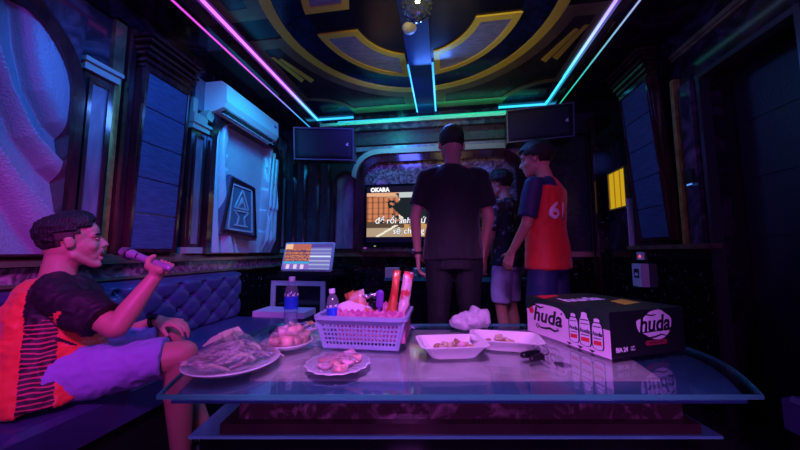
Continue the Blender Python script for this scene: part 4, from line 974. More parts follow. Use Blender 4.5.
# takeaway boxes
def takeout(label, loc, rz, w_=.105, d_=.085, h_=.045, k=1.0):
    t = thing('takeaway_box', label, 'food container', loc, rz, 'foam food containers')
    def rim(a, b, r, z): return [(x, y, z) for x, y in rrect(a, b, r, 5)]
    def shell(levels, nm):
        b = MB(); rows = [[b.bm.verts.new(p) for p in rim(*l)] for l in levels]
        for A, B_ in zip(rows, rows[1:]):
            n_ = len(A)
            for i in range(n_): b.bm.faces.new([A[i], A[(i + 1) % n_], B_[(i + 1) % n_], B_[i]])
        b.bm.faces.new(rows[0][::-1]); b.bm.faces.new(rows[-1]); return b.build(nm, M['foam'], t, smooth=False)
    shell([(w_ * .66, d_ * .62, .03, 0), (w_ * .70, d_ * .66, .03, .003), (w_ * .97, d_ * .96, .028, h_), (w_ * 1.06, d_ * 1.06, .03, h_ + .001), (w_ * 1.07, d_ * 1.07, .03, h_ + .004), (w_ * 1.0, d_ * .99, .028, h_ + .005), (w_ * .94, d_ * .93, .028, h_ - .002), (w_ * .68, d_ * .64, .03, .005)], 'tray')
    return t
tb1 = takeout('open white foam tray with food leftovers, nearest the basket', (.020, 1.235, ZP), R(14), .125, .085, .048)
tb2 = takeout('open white foam lid tray with scraps, right of the fuller tray', (.245, 1.355, ZP), R(-4), .135, .085, .042)
def scraps(cx_, cy_, n_, rr_, nm, mm, lab, grp, z=.012, h=.03, sd=5):
    r_ = random.Random(sd)
    for k in range(n_):
        a = r_.uniform(0, 6.28); q = rr_ * math.sqrt(r_.random()); b = MB(); b.ell((0, 0, 0), (r_.uniform(.010, .020), r_.uniform(.008, .014), r_.uniform(.006, .012)), sub=2)
        for v in b.bm.verts: v.co *= 1 + .35 * noise.noise(v.co * 120 + Vector((k, 3, 0)))
        o = b.build(nm, mm[k % len(mm)], smooth=True); o.location = (cx_ + q * math.cos(a) * 1.3, cy_ + q * math.sin(a) * .8, ZP + z + h * (1 - q / rr_) * r_.random()); o.rotation_euler = (r_.random(), r_.random(), r_.random() * 6)
        tag(o, lab, 'food piece', grp)
scraps(.035, 1.240, 34, .062, 'food_scrap', [M['rice'], M['meat'], M['rice'], M['fruit_pale']], 'small cooked food piece in the foam tray nearest the basket', 'leftovers in the left foam tray', .020, .058)
scraps(.225, 1.365, 18, .060, 'food_scrap', [M['meat'], M['rice']], 'small cooked food scrap in the right hand foam tray', 'leftovers in the right foam tray', .016, .028, sd=9)
# plastic bag
b = MB()
b.ell((0, 0, .045), (.085, .05, .045), sub=4).ell((.045, 0, .06), (.05, .045, .045), sub=4).ell((-.07, .0, .04), (.04, .035, .035), sub=3).ell((.02, 0, .09), (.03, .03, .03), sub=3)
def bagd(c, n_): return .012 * noise.noise(c * 28) + .006 * abs(noise.noise(c * 70))
o = fused(b, 'plastic_bag', M['bag'], None, .004, 1, .4, disp=bagd); o.location = (.13, 1.60, ZP + .004); tag(o, 'crumpled thin white plastic bag behind the foam trays', 'bag')
# keys
t = thing('key_ring', 'bunch of keys with a black fob lying by the foam tray', 'keys', (.325, 1.225, ZP), R(20)); t.scale = (1.5, 1.5, 1.6)
MB().rc((-.028, 0, .011), .010, (.012, .008, .011), .012, e=((0, 0, 1), .75)).build('fob', M['black_gloss'], t, smooth=True)
MB().rc((-.02, -.02, .008), .007, (.010, -.014, .010), .008).build('fob_case', M['black'], t, smooth=True)
MB().tube([(.028 + .017 * math.cos(a), .010 + .017 * math.sin(a), .018 + .008 * math.sin(a)) for a in [i * PI / 10 for i in range(20)]], .0016, 6, closed=True).build('ring', M['metal'], t, smooth=True)
MB().box(.006, .013, -.045, -.012, .004, .006).lathe([(.010, .003), (.010, .006)], 14, M=Matrix.Translation((.0095, -.008, 0))).build('key', M['metal'], t)

# beer case
bc = (.696, 1.550, ZP)
t = thing('beer_case', 'dark green and white cardboard case of beer at the right end of the table', 'box', bc, R(25.4))
cw, cd, ch = .2025, .2235, .172
MB().box(-cw, cw, -cd, cd, 0, ch).build('carton', M['card_black'], t, bevel=.002)
# long left face (-X): white lower, green slanted band on top
z0_, z1_ = .0, ch
PF = [(-cd, 0), (cd, 0), (cd, .112), (-cd, .105)]     # (y,z)
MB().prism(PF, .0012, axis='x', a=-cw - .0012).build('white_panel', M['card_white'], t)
MB().prism([(-cd, .105), (cd, .112), (cd, ch), (-cd, ch)], .001, axis='x', a=-cw - .001).build('green_panel', M['card_green'], t)
MB().prism([(-cw, -cd), (cw, -cd), (cw, cd), (-cw, cd)], .001, a=ch).build('green_top', M['card_green'], t)
# text basis on the -X face: reading direction is -Y
FX = Matrix(((0, 0, -1, 0), (-1, 0, 0, 0), (0, 1, 0, 0), (0, 0, 0, 1)))
def onleft(y, z, d=.0016): return Matrix.Translation((-cw - d, y, z)) @ FX
def flat(mb_pts, d=.0006): b = MB(); b.prism(mb_pts, d); return b
def swash(pts, w_, n_=4):
    """brush stroke outline polygon in the text plane"""
    out = []; m = len(pts); L_, Rr = [], []
    for i, p in enumerate(pts):
        p = Vector(p); tt = (Vector(pts[min(i + 1, m - 1)]) - Vector(pts[max(i - 1, 0)])).normalized(); nn = Vector((-tt.y, tt.x)); ww = w_ * (math.sin(PI * (i + .35) / (m - .3)) ** .6)
        L_.append(tuple(p + nn * ww / 2)); Rr.append(tuple(p - nn * ww / 2))
    return L_ + Rr[::-1]
def huda(parent, F, size, m_, acc=True):
    text('brand_lettering', 'huda', size, F, m_, parent, .0004, .22, size * .028, 1.02, world=False)
    s = size
    b = MB()
    b.prism(swash([(-1.02 * s, .42 * s), (-.85 * s, .52 * s), (-.62 * s, .46 * s), (-.4 * s, .42 * s), (-.15 * s, .50 * s)], .10 * s), .0004)
    b.prism(swash([(-.70 * s, -.46 * s), (-.45 * s, -.62 * s), (-.1 * s, -.60 * s), (.2 * s, -.52 * s), (.5 * s, -.60 * s), (.78 * s, -.50 * s), (.70 * s, -.40 * s)], .10 * s), .0004)
    b.prism(swash([(-.70 * s, -.46 * s), (-.78 * s, -.58 * s), (-.66 * s, -.68 * s), (-.58 * s, -.60 * s)], .07 * s), .0004)
    if acc: b.prism([(.93 * s, .34 * s), (1.01 * s, .42 * s), (1.07 * s, .36 * s), (.98 * s, .28 * s)], .0004)
    bmesh.ops.transform(b.bm, matrix=F, verts=b.bm.verts); b.build('brand_flourish', m_, parent)
# red round badge
bdg = MB().lathe([(.016, 0), (.016, .0006)], 24, M=onleft(.190, .108, .0024)).build('red_badge', M['print_red'], t)
# white halo under lettering where it rises over the green band
sh = MB(); P = [(.108 * math.cos(a) * 1.0, .056 * math.sin(a) + .006 * math.sin(3 * a)) for a in [i * 2 * PI / 40 for i in range(40)]]
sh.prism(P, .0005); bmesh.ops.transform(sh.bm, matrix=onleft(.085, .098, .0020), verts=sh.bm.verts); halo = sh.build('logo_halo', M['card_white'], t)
huda(halo, onleft(.090, .092, .0030), .090, M['print_dark'])
# three printed bottles
for k in range(3):
    y = -.062 - .055 * k + (0 if k < 2 else .0); F = onleft(y, .0, .0022 + .0006 * (k == 1)); s = 1.12 if k == 1 else 1.0
    pr = [(.005, .150), (.012, .146), (.012, .135), (.020, .118), (.022, .10), (.022, .035), (.018, .022), (.0, .018)]
    P = [(x * s * 1.2, .02 + (z - .02) * s * .98) for x, z in pr] + [(-x * s * 1.2, .02 + (z - .02) * s * .98) for x, z in pr[::-1][1:]]
    b = MB().prism(P, .0005); bmesh.ops.transform(b.bm, matrix=F, verts=b.bm.verts); pc = b.build('printed_can', M['print_dark'], t)
    F2 = onleft(y, 0, .0032 + .0006 * (k == 1))
    q = [(x * .82, .022 + (z - .02) * .92) for x, z in P]
    b = MB().prism(q, .0004); bmesh.ops.transform(b.bm, matrix=F2, verts=b.bm.verts); b.build('printed_can_face', M['print_white'], pc)
    F3 = onleft(y, 0, .0040 + .0006 * (k == 1))
    for (za, zb, mm) in ((.036, .052, 'print_red'), (.120, .124, 'print_dark'), (.105, .108, 'print_dark'), (.060, .063, 'print_dark')):
        b = MB().prism([(-.017 * s, za), (.017 * s, za + .003), (.017 * s, zb + .003), (-.017 * s, zb)], .0004); bmesh.ops.transform(b.bm, matrix=F3, verts=b.bm.verts); b.build('printed_band', M[mm], pc)
    text('can_lettering', 'huda', .021 * s, onleft(y, .080, .0046 + .0006 * (k == 1)), M['print_dark'], pc, .0003, .2, .0007, world=False)
    b = MB().prism([(-.015, .012), (0, .002), (.015, .012)], .0004); bmesh.ops.transform(b.bm, matrix=onleft(y + .0275, 0, .0022), verts=b.bm.verts); b.build('printed_point', M['print_dark'], t)
# right face (-Y): logo, capsule, small text. reading direction +X
FY = RX
def onfront(x, z, d=.0012): return Matrix.Translation((x, -cd - d, z)) @ FY
b = MB(); P = []
for i in range(44):
    a = i * 2 * PI / 44; rx = .090 + .006 * math.cos(2 * a) + .004 * math.sin(5 * a); rz_ = .050 + .012 * math.sin(a * 2) * math.sin(a) + .006 * math.cos(4 * a)
    P.append((rx * math.copysign(abs(math.cos(a)) ** .7, math.cos(a)), rz_ * math.copysign(abs(math.sin(a)) ** .8, math.sin(a))))
b.prism(P, .0005); bmesh.ops.transform(b.bm, matrix=onfront(.03, .112), verts=b.bm.verts); halo = b.build('logo_halo', M['print_white'], t)
text('brand_lettering', 'huda', .088, onfront(.03, .114, .0020), M['card_black'], halo, .0004, .18, .0022, 1.0, world=False)
b = MB()
b.prism([(-.066, -.020), (.070, -.016), (.070, -.012), (-.066, -.016)], .0004)
b.prism(swash([(-.055, -.030), (-.03, -.038), (0, -.036), (.03, -.030), (.058, -.036)], .006), .0004)
b.prism(swash([(-.06, .036), (-.04, .043), (-.015, .038), (.01, .040)], .005), .0004)
bmesh.ops.transform(b.bm, matrix=onfront(.03, .106, .0020) @ Matrix.Scale(1.12, 4), verts=b.bm.verts); b.build('brand_flourish', M['card_black'], t)
b = MB(); b.prism(rrect(.060, .0095, .009), .0005); bmesh.ops.transform(b.bm, matrix=onfront(.035, .044), verts=b.bm.verts); M['print_maroon'] = mat('maroon_print', (.28, .02, .05), .5); rcp = b.build('red_capsule', M['print_maroon'], t)
text('capsule_lettering', 'BIA HUẾ 1990', .0125, onfront(.035, .044, .0019), M['card_black'], rcp, .0003, world=False)
text('case_lettering', 'BIA 24', .024, onfront(-.150, .030), M['print_white'], t, .0004, 0, .0006, .9, world=False)
text('case_lettering', 'LON\n330ml', .010, onfront(-.094, .032), M['print_white'], t, .0003, world=False)
# top print
text('top_lettering', 'huda', .12, Matrix.Translation((-.04, .05, ch + .0016)) @ Matrix.Rotation(R(0), 4, 'Z'), M['print_white'], t, .0003, .2, .004, world=False)
b = MB(); b.prism([(-.19, .12), (-.16, .21), (-.03, .21), (-.05, .17)], .0004, a=ch + .0012); b.build('top_stripe', M['print_red'], t)
b = MB(); b.prism([(.02, -.12), (.14, -.10), (.16, .0), (.05, -.03)], .0004, a=ch + .0012); b.build('top_stripe', M['print_yellow'], t)

# ------------------------------------------------------------------ people
def hand(mb, wrist, d, n, side, s=1.0, curl=(25, 30, 25), thumb=(.55, .75, .35), spread=.06, rw=.024):
    """palm + five fingers. d = pointing direction, n = palm normal, side = direction of thumb"""
    wrist = Vector(wrist); d = Vector(d).normalized(); n = Vector(n); n = (n - d * n.dot(d)).normalized(); t_ = n.cross(d).normalized()
    if t_.dot(Vector(side)) < 0: t_ = -t_
    K = []
    for k, (off, ln) in enumerate([(.030, .078), (.010, .088), (-.010, .085), (-.028, .080)]):
        base = wrist + (t_ * off * .55) * s; kn = wrist + (d * ln + t_ * off) * s
        mb.rc(base, .015 * s, kn, .0120 * s, n=10); K.append(kn)
    mb.rc(wrist - d * .01 * s, .021 * s, wrist + d * .035 * s, .022 * s, e=(n, .7), n=12)
    for k, (kn, L_) in enumerate(zip(K, (.072, .080, .075, .058))):
        a = 0; p = kn; dd = (d + t_ * spread * (1.2 - k * .8)).normalized(); r_ = .0098 if k < 3 else .0086
        for j, fr in enumerate((.45, .30, .25)):
            a += R(curl[j]) * (1 + .08 * k); q = p + (dd * math.cos(a) + n * math.sin(a)) * L_ * fr * s
            mb.rc(p, r_ * s, q, r_ * .9 * s, n=8); p = q; r_ *= .92
    p = wrist + (d * .012 + t_ * .018 + n * .006) * s; td = (d * thumb[0] + t_ * thumb[1] + n * thumb[2]).normalized()
    for L_, r_, bend in ((.040, .0135, 0), (.030, .0115, .35), (.024, .0100, .35)):
        td = (td + (d * .6 + n * .5) * bend * .5).normalized(); q = p + td * L_ * s; mb.rc(p, r_ * s, q, r_ * .92 * s, n=8); p = q

def head_prims(mb, Hm, jaw=0.0, slim=1.0):
    """Hm: matrix, face towards +Y, up +Z, origin at ear level"""
    P = lambda x, y, z: Hm @ Vector((x, y, z)); Rm = Hm.to_3x3(); Rn = Rm.normalized(); k = Hm.to_scale()[0]
    def E3(c, r): mb.ell(P(*c), tuple(x * k for x in r), sub=3, rot=Rn)
    E3((0, -.012, .035), (.075, .095, .085)); E3((0, .030, -.020), (.063 * slim, .062, .080))
    E3((0, .040, -.070), (.046 * slim, .045, .040)); E3((0, .008, -.055), (.055 * slim, .060, .055)); E3((0, -.02, -.02), (.066, .075, .07)); mb.rc(P(-.012, .066, -.098 - jaw), .018 * k, P(.012, .066, -.098 - jaw), .018 * k)
    for sx in (-1, 1):
        E3((sx * .034, .056, -.028), (.026, .026, .026)); mb.rc(P(sx * .050, .0, -.060), .020 * k, P(sx * .018, .055, -.094 - jaw), .018 * k)
        mb.rc(P(sx * .012, .084, .022), .012 * k, P(sx * .045, .070, .022), .012 * k)
        # ear: rim and lobe
        E3((sx * .078, -.004, -.004), (.010, .017, .026)); mb.rc(P(sx * .084, -.016, .016), .006 * k, P(sx * .084, -.013, -.020), .006 * k); mb.rc(P(sx * .084, -.016, .016), .006 * k, P(sx * .082, .006, .018), .005 * k)
    E3((0, .060, .045), (.055, .036, .045))
    mb.rc(P(0, .090, .010), .0085 * k, P(0, .108, -.026), .0115 * k)
    for sx in (-1, 1): mb.rc(P(0, .098, -.030), .010 * k, P(sx * .013, .094, -.032), .009 * k)
    mb.rc(P(-.016, .088, -.052), .0085 * k, P(.016, .088, -.052), .0085 * k)                    # upper lip
    mb.rc(P(-.013, .084, -.072 - jaw), .009 * k, P(.013, .084, -.072 - jaw), .009 * k)          # lower lip
    E3((0, .070, -.060), (.032, .022, .022))
def face_parts(Hm, parent, open_=False, jaw=0.0, closed_eyes=False):
    P = lambda x, y, z: Hm @ Vector((x, y, z)); k = Hm.to_scale()[0]; Rn = Hm.to_3x3().normalized()
    for sx in (-1, 1):
        e = MB(); e.ell(P(sx * .031, .080, .004), (.0135 * k, .008 * k, .0065 * k), sub=3, rot=Rn); e = e.build('eye', M['skin'] if closed_eyes else M['eye'], parent, smooth=True, world=True)
        if not closed_eyes: MB().ell(P(sx * .031, .0865, .004), (.006 * k, .003 * k, .006 * k), sub=2, rot=Rn).build('iris', M['black'], e, smooth=True, world=True)
        b = MB(); b.tube([P(sx * (.016 + .013 * i), .097 - .0016 * i * i * 1.9, .024 + .003 * math.sin(i * 1.1)) for i in range(4)], [.0035 * k, .0045 * k, .004 * k, .002 * k], 6); b.build('eyebrow', M['hair'], parent, smooth=True, world=True)
        b = MB(); b.tube([P(sx * (.020 + .0075 * i), .0885 - .0012 * i * i, .0035 - .0015 * (i in (1, 2))) for i in range(4)], .0014 * k, 5); b.build('lashes', M['hair'], parent, world=True)
    if open_:
        b = MB(); b.ell(P(0, .084, -.063 - jaw * .5), (.021 * k, .014 * k, (.007 + jaw * .5) * k), sub=3, rot=Rn); om = b.build('open_mouth', M['mouth'], parent, smooth=True, world=True)
        b = MB(); b.ell(P(0, .0885, -.0585), (.016 * k, .010 * k, .004 * k), sub=2, rot=Rn); b.build('teeth', M['teeth'], om, smooth=True, world=True)
def hair(Hm, parent, keep, puff=.010, tuft=.004, name='hair', m_='hair', res=5, thick=.012, seed=0):
    """hair cap over the skull; keep(x,y,z) in head space says where hair grows and returns its extra height"""
    b = MB(); bmesh.ops.create_icosphere(b.bm, subdivisions=res, radius=1)
    kill = []
    for v in b.bm.verts:
        x, y, z = v.co; p = Vector((x * .0765, -.012 + y * .0965, .035 + z * .0865)); v.co = p
    dl = [f for f in b.bm.faces if keep(*f.calc_center_median()) is None]
    bmesh.ops.delete(b.bm, geom=dl, context='FACES')
    cc = Vector((0, -.012, .03))
    for v in b.bm.verts:
        e = keep(*v.co) or 0; d_ = (v.co - cc).normalized()
        n_ = noise.noise(Vector((v.co.x * 60 + seed, v.co.y * 25, v.co.z * 60))) * tuft + abs(noise.noise(Vector((v.co.x * 150, v.co.y * 50 + seed, v.co.z * 100)))) * tuft * .8
        v.co += d_ * (e + n_)
    ex = [f for f in b.bm.faces]
    r_ = bmesh.ops.solidify(b.bm, geom=ex, thickness=-thick)
    bmesh.ops.transform(b.bm, matrix=Hm, verts=b.bm.verts)
    return b.build(name, M[m_], parent, smooth=True, world=True)
def cloth_disp(amp, sc, stretch=(1, 1, 2.2), seed=0):
    def f(c, n_):
        q = Vector((c.x * sc * stretch[0] + seed, c.y * sc * stretch[1], c.z * sc / stretch[2])); a = noise.noise(q); b_ = noise.noise(Vector((q.x * 2.3, q.y * 2.3, q.z * 2.3 + 5)))
        return amp * (a + .5 * (1 - 2 * abs(b_)) * .6)
    return f
def Hmat(loc, yaw, pitch=0, roll=0, s=1.0): return Matrix.Translation(loc) @ Matrix.Rotation(R(yaw), 4, 'Z') @ Matrix.Rotation(R(pitch), 4, 'X') @ Matrix.Rotation(R(roll), 4, 'Y') @ Matrix.Scale(s, 4)

def standing(label, x, y, yaw, Ht, build, arms, skin, shirt, pants, cfg):
    """yaw: direction faced, 0 = +Y. arms: per side (elbow offset, wrist offset) in body space"""
    t = thing('person', label, 'person', (x, y, 0), 0)
    k = Ht / 1.75; B_ = Matrix.Translation((x, y, 0)) @ Matrix.Rotation(R(yaw), 4, 'Z') @ Matrix.Scale(k, 4)
    P = lambda a, b, c: B_ @ Vector((a, b, c)); rx = (B_.to_3x3() @ Vector((1, 0, 0))); fy = (B_.to_3x3() @ Vector((0, 1, 0))); g = build
    Hm = Hmat(P(0, cfg.get('hf', .035), 1.625), yaw + cfg.get('hyaw', 0), cfg.get('hp', 0), 0, k * cfg.get('hs', 1.0))
    b = MB(); head_prims(b, Hm)
    b.rc(Hm @ Vector((0, -.025, -.03)), .050 * k * g, P(0, -.015, 1.44), .056 * k * g)
    sh = .185 * g
    tors = [((0, 0, .90), .165 * g, .105 * g), ((0, 0, 1.0), .150 * g, .10 * g), ((0, .01, 1.12), .148 * g, .10 * g), ((0, .005, 1.28), .172 * g, .112 * g), ((0, -.005, 1.38), .178 * g, .105 * g), ((0, -.01, 1.445), .13 * g, .075 * g)]
    b.loft([(P(*c), rx * a, fy * d_) for c, a, d_ in tors])
    legs = cfg.get('legs', ((.0, 0), (.0, 0)))
    J = {}
    for i, sx in enumerate((-1, 1)):
        b.rc(P(sx * sh * .45, -.01, 1.435), .05 * k * g, P(sx * sh, -.01, 1.405), .052 * k * g)
        eo, wo, pd = arms[i]
        S_ = P(sx * sh, -.01, 1.40); E_j = P(*eo); W_j = P(*wo)
        b.rc(S_, .047 * k * g, E_j, .037 * k * g); b.rc(E_j, .038 * k * g, W_j, .025 * k * g)
        hd = (W_j - E_j).normalized(); hd = (hd * .8 + Vector((0, 0, -1)) * .4).normalized()
        hand(b, W_j, hd, B_.to_3x3() @ Vector(pd), fy, k * 1.02, (18, 28, 22))
        dx, dy = legs[i]
        hp, kn, an = P(sx * .09 * g, 0, .90), P(sx * .10 * g + dx * .5, .02 + dy * .5, .50), P(sx * .10 * g + dx, -.01 + dy, .09)
        b.rc(hp, .088 * k * g, kn, .056 * k * g); b.rc(kn, .055 * k * g, kn.lerp(an, .35) - fy * .012, .055 * k * g); b.rc(kn.lerp(an, .35) - fy * .012, .053 * k * g, an, .034 * k)
        b.rc(an + Vector((0, 0, -.045 * k)), .035 * k, P(sx * .11 * g + dx, .13 + dy, .035), .03 * k)
        J[i] = (S_, E_j, W_j, hp, kn, an)
    fused(b, 'body', skin, t, .0065, 3, .5)
    # shirt
    b = MB()
    hem = cfg.get('hem', .86); s2 = 1.0
    tors2 = [((0, 0, hem), .198 * g, .142 * g), ((0, .0, 1.0), .186 * g, .134 * g), ((0, .012, 1.12), .172 * g, .122 * g), ((0, .006, 1.28), .192 * g, .130 * g), ((0, -.006, 1.38), .192 * g, .118 * g), ((0, -.012, 1.44), .135 * g, .086 * g), ((0, -.012, 1.475), .078 * g, .066 * g)]
    b.loft([(P(*c), rx * a, fy * d_) for c, a, d_ in tors2])
    for i, sx in enumerate((-1, 1)):
        S_, E_j, W_j = J[i][:3]; q = S_.lerp(E_j, cfg.get('sleeve', .72)); d_ = (E_j - S_).normalized()
        b.rc(P(sx * sh * .35, -.012, 1.425), .055 * k * g, P(sx * sh, -.01, 1.40), .060 * k * g)
        u = d_.orthogonal().normalized(); w2 = d_.cross(u)
        b.loft([(S_ - d_ * .02, u * .058 * k * g, w2 * .058 * k * g), (S_.lerp(q, .5), u * .062 * k * g, w2 * .062 * k * g), (q, u * .064 * k * g, w2 * .064 * k * g)])
    so = fused(b, 'shirt', shirt, t, .0075, 12, .6, disp=cloth_disp(.012, 9, seed=x * 7), matfn=cfg.get('shirtfn'))
    # trousers / shorts
    b = MB(); b.loft([(P(0, 0, .82), rx * .172 * g, fy * .118 * g), (P(0, 0, .90), rx * .175 * g, fy * .118 * g), (P(0, 0, 1.0), rx * .160 * g, fy * .110 * g)])
    for i in (0, 1):
        hp, kn, an = J[i][3:]
        if cfg.get('shorts'):
            q = hp.lerp(kn, .90); d_ = (kn - hp).normalized(); u = d_.orthogonal().normalized(); w2 = d_.cross(u)
            b.loft([(hp, u * .098 * k * g, w2 * .098 * k * g), (hp.lerp(q, .5), u * .095 * k * g, w2 * .095 * k * g), (q, u * .092 * k * g, w2 * .092 * k * g)])
        else:
            b.rc(hp, .097 * k * g, kn, .070 * k * g); b.rc(kn, .070 * k * g, an, .058 * k)
    fused(b, 'shorts' if cfg.get('shorts') else 'trousers', pants, t, .0075, 3, .5, disp=cloth_disp(.010, 10, seed=x * 3 + 1))
    for i, sx in enumerate((-1, 1)):
        an = J[i][5]; dx, dy = legs[i]; b = MB()
        b.rc(Vector((an.x, an.y, .040)) - fy * .03, .040 * k, P(sx * .11 * g + dx, .15 + dy, .036), .036 * k, e=((0, 0, 1), .9)); b.build('shoe', cfg.get('shoe', M['black']), t, smooth=True, world=True)
    face_parts(Hm, t)
    return t, Hm, J, so, P, B_, k

def sm(v, a, b): return max(0, min(1, (v - a) / (b - a)))
def fade(x, y, z):
    if y > .045 and z < .070: return None
    if y > .005 and z < .035: return None
    if z < -.030: return None
    return .001 + .010 * sm(z, .045, .085)
def mop(x, y, z):
    if y > .048 and z < .062: return None
    if y > .005 and z < .030: return None
    if y > -.030 and z < .012: return None
    if z < -.048: return None
    return .002 + .018 * sm(z, -.02, .07)
ARM = None

# tall man in black, back towards us
ARM = lambda s, ex=.0, wx=.0: ((s * (.235 + ex), -.03, 1.13), (s * (.225 + wx), .03, .89), (-s, 0, 0))
t1, H1, J1, so, P1, B1, k1 = standing('tall broad person in a black tee and black trousers, back turned, facing the television', 0.055, 1.985, 4, 1.80, .95,
    [((-.240, -.03, 1.14), (-.225, .03, .90), (1, 0, 0)), ((.225, .0, 1.14), (.20, .10, .93), (-1, 0, 0))], M['skin'], M['black_tee'], M['black_jeans'], dict(hp=-4, hyaw=6, hem=.88))
hair(H1, t1, lambda x, y, z: None if (z > .05 or z < -.06 or (y > -.02 and z < .01) or y > .03) else .001, name='cropped_hair', m_='stubble', tuft=.0006, thick=.002)
hair(H1, t1, fade, tuft=.002, thick=.003)
wr_ = J1[0][2]; d_ = (J1[0][1] - wr_).normalized(); c_ = wr_ + d_ * .03; u_ = d_.orthogonal().normalized(); v_ = d_.cross(u_)
tw = thing('wrist_watch', 'dark watch on the left wrist of the tall person in black', 'watch', tuple(c_))
MB().tube([c_ + (u_ * math.cos(a) + v_ * math.sin(a)) * .032 for a in [i * PI / 10 for i in range(20)]], .007, 8, closed=True).build('strap', M['black'], tw, smooth=True, world=True)
b = MB(); b.lathe([(.018, 0), (.018, .008), (.015, .010)], 20, M=Matrix.Translation(c_ + Vector((-.03, -.012, 0))) @ Vector((-1, -.4, 0)).to_track_quat('Z', 'Y').to_matrix().to_4x4()); b.build('dial', M['metal'], tw, world=True)

# man in the red jersey
def redfn(c, n_):
    # navy shoulder and sleeve stripe, red elsewhere
    lc = B3i @ c
    if abs(lc.x) > .175 and lc.z > 1.10 and abs(lc.y) < .2 : return 1
    if lc.z > 1.40 and abs(lc.x) > .05: return 1
    return 0
x3, y3, yaw3 = .705, 2.22, 48
B3i = (Matrix.Translation((x3, y3, 0)) @ Matrix.Rotation(R(yaw3), 4, 'Z') @ Matrix.Scale(1.74 / 1.75, 4)).inverted()
t3, H3, J3, so3, P3, B3, k3 = standing('person in a red football jersey with navy sleeves, standing behind the beer case', x3, y3, yaw3, 1.74, .98,
    [((-.22, .03, 1.14), (-.20, .16, .95), (1, 0, 0)), ((.225, .02, 1.13), (.20, .12, .90), (-1, 0, 0))], M['skin'], [M['red_jersey'], M['navy_cloth']], M['navy_cloth'],
    dict(hp=-6, hyaw=18, hem=.84, sleeve=.82, shirtfn=redfn, hf=.06, shorts=True))
hair(H3, t3, mop, tuft=.003)
def decal(name, s_, size, Mx, target, m_, parent, dirv, off=.004):
    """lettering printed on cloth: projected on the garment"""
    o = text(name, s_, size, Matrix(), m_, parent, 0.0, 0, size * .03, world=False)
    bm_ = bmesh.new(); bm_.from_mesh(o.data); bmesh.ops.subdivide_edges(bm_, edges=bm_.edges, cuts=2); bmesh.ops.triangulate(bm_, faces=bm_.faces); bm_.transform(Mx)
    tb = bmesh.new(); tb.from_mesh(target.data); tb.transform(target.parent.matrix_world); tree = BVHTree.FromBMesh(tb)
    for v in bm_.verts:
        h = tree.ray_cast(v.co, dirv)
        if h[0] is not None: v.co = h[0] + h[1] * off
    bmesh.ops.solidify(bm_, geom=bm_.faces[:], thickness=.001)
    bm_.transform(parent.matrix_world.inverted()); bm_.to_mesh(o.data); bm_.free(); tb.free(); return o
bd = (B3.to_3x3() @ Vector((0, 1, 0))).normalized()
decal('shirt_number', '61', .15, Matrix.Translation(P3(-.058, -.4, 1.225)) @ Matrix.Rotation(R(yaw3), 4, 'Z') @ RX, so3, M['print_white'], t3, bd)

# man in dark patterned shirt behind
M['pattern'] = mat('dark_patterned_cloth', (.02, .03, .05), .7, col2=(.22, .28, .38), nscale=22, noise_amt=.5, sharp=(.58, .63))
t2, H2, J2, so2, P2, B2, k2 = standing('person in a dark patterned shirt and light shorts, between the other two standing people', .545, 2.80, 50, 1.69, .92,
    [((-.21, .03, 1.12), (-.19, .12, .90), (1, 0, 0)), ((.21, .03, 1.12), (.19, .10, .88), (-1, 0, 0))], M['skin'], M['pattern'], M['shorts_lav'], dict(hp=-6, hyaw=20, hem=.86, shorts=True, sleeve=.8, hf=.06))
hair(H2, t2, mop, tuft=.006)

# seated singer --------------------------------------------------
t = thing('person', 'person in a coral and black jersey and pale blue shorts, singing on the left banquette', 'person', (-1.45, .97, .42))
fw = Vector((.70, .71, 0)).normalized(); rt = Vector((fw.y, -fw.x, 0)); up = Vector((0, 0, 1))
Hm = Hmat((-1.562, 1.055, .990), -38, 10, 0, .92)
neck = V(-1.575, 1.025, .855)
hipC = V(-1.44, .955, .515)
shR, shL = V(-1.425, .925, .790), V(-1.69, 1.155, .785)
elR, wrR = V(-1.185, .955, .678), V(-1.140, 1.050, .855)
elL, wrL = V(-1.50, 1.13, .555), V(-1.285, 1.215, .640)
hpR, knR, anR = V(-1.39, .905, .505), V(-1.06, 1.115, .535), V(-1.105, 1.19, .09)
hpL, knL, anL = V(-1.50, 1.03, .505), V(-1.285, 1.270, .555), V(-1.13, 1.35, .09)
b = MB(); head_prims(b, Hm, jaw=.017)
b.rc(Hm @ Vector((0, -.03, -.03)), .050, neck + V(0, 0, -.02), .056)
spine = [(hipC, .155, .11), (hipC.lerp(neck, .25), .145, .115), (hipC.lerp(neck, .5), .15, .115), (hipC.lerp(neck, .72), .165, .108), (hipC.lerp(neck, .88), .15, .09)]
tilt = (neck - hipC).normalized(); fwd2 = (fw - tilt * fw.dot(tilt)).normalized()
b.loft([(c, rt * a, fwd2 * d_) for c, a, d_ in spine])
b.rc(neck + V(0, 0, -.04), .05, shR, .05); b.rc(neck + V(0, 0, -.04), .05, shL, .05)
b.rc(shR, .048, elR, .038); b.rc(elR, .039, elR.lerp(wrR, .35), .038); b.rc(elR.lerp(wrR, .3), .038, wrR, .025)
b.rc(shL, .046, elL, .037); b.rc(elL, .038, wrL, .025)
for hp, kn, an in ((hpR, knR, anR), (hpL, knL, anL)):
    b.rc(hp, .085, kn, .056); b.rc(kn, .056, kn.lerp(an, .35) - fw * .01, .054); b.rc(kn.lerp(an, .35) - fw * .01, .052, an, .034)
    b.rc(an + V(0, 0, -.045), .034, an + fw * .14 + V(0, 0, -.055), .028)
# mic axis
micA, micB = V(-1.338, 1.088, .950), V(-1.105, 1.065, .888)
ma = (micB - micA).normalized()
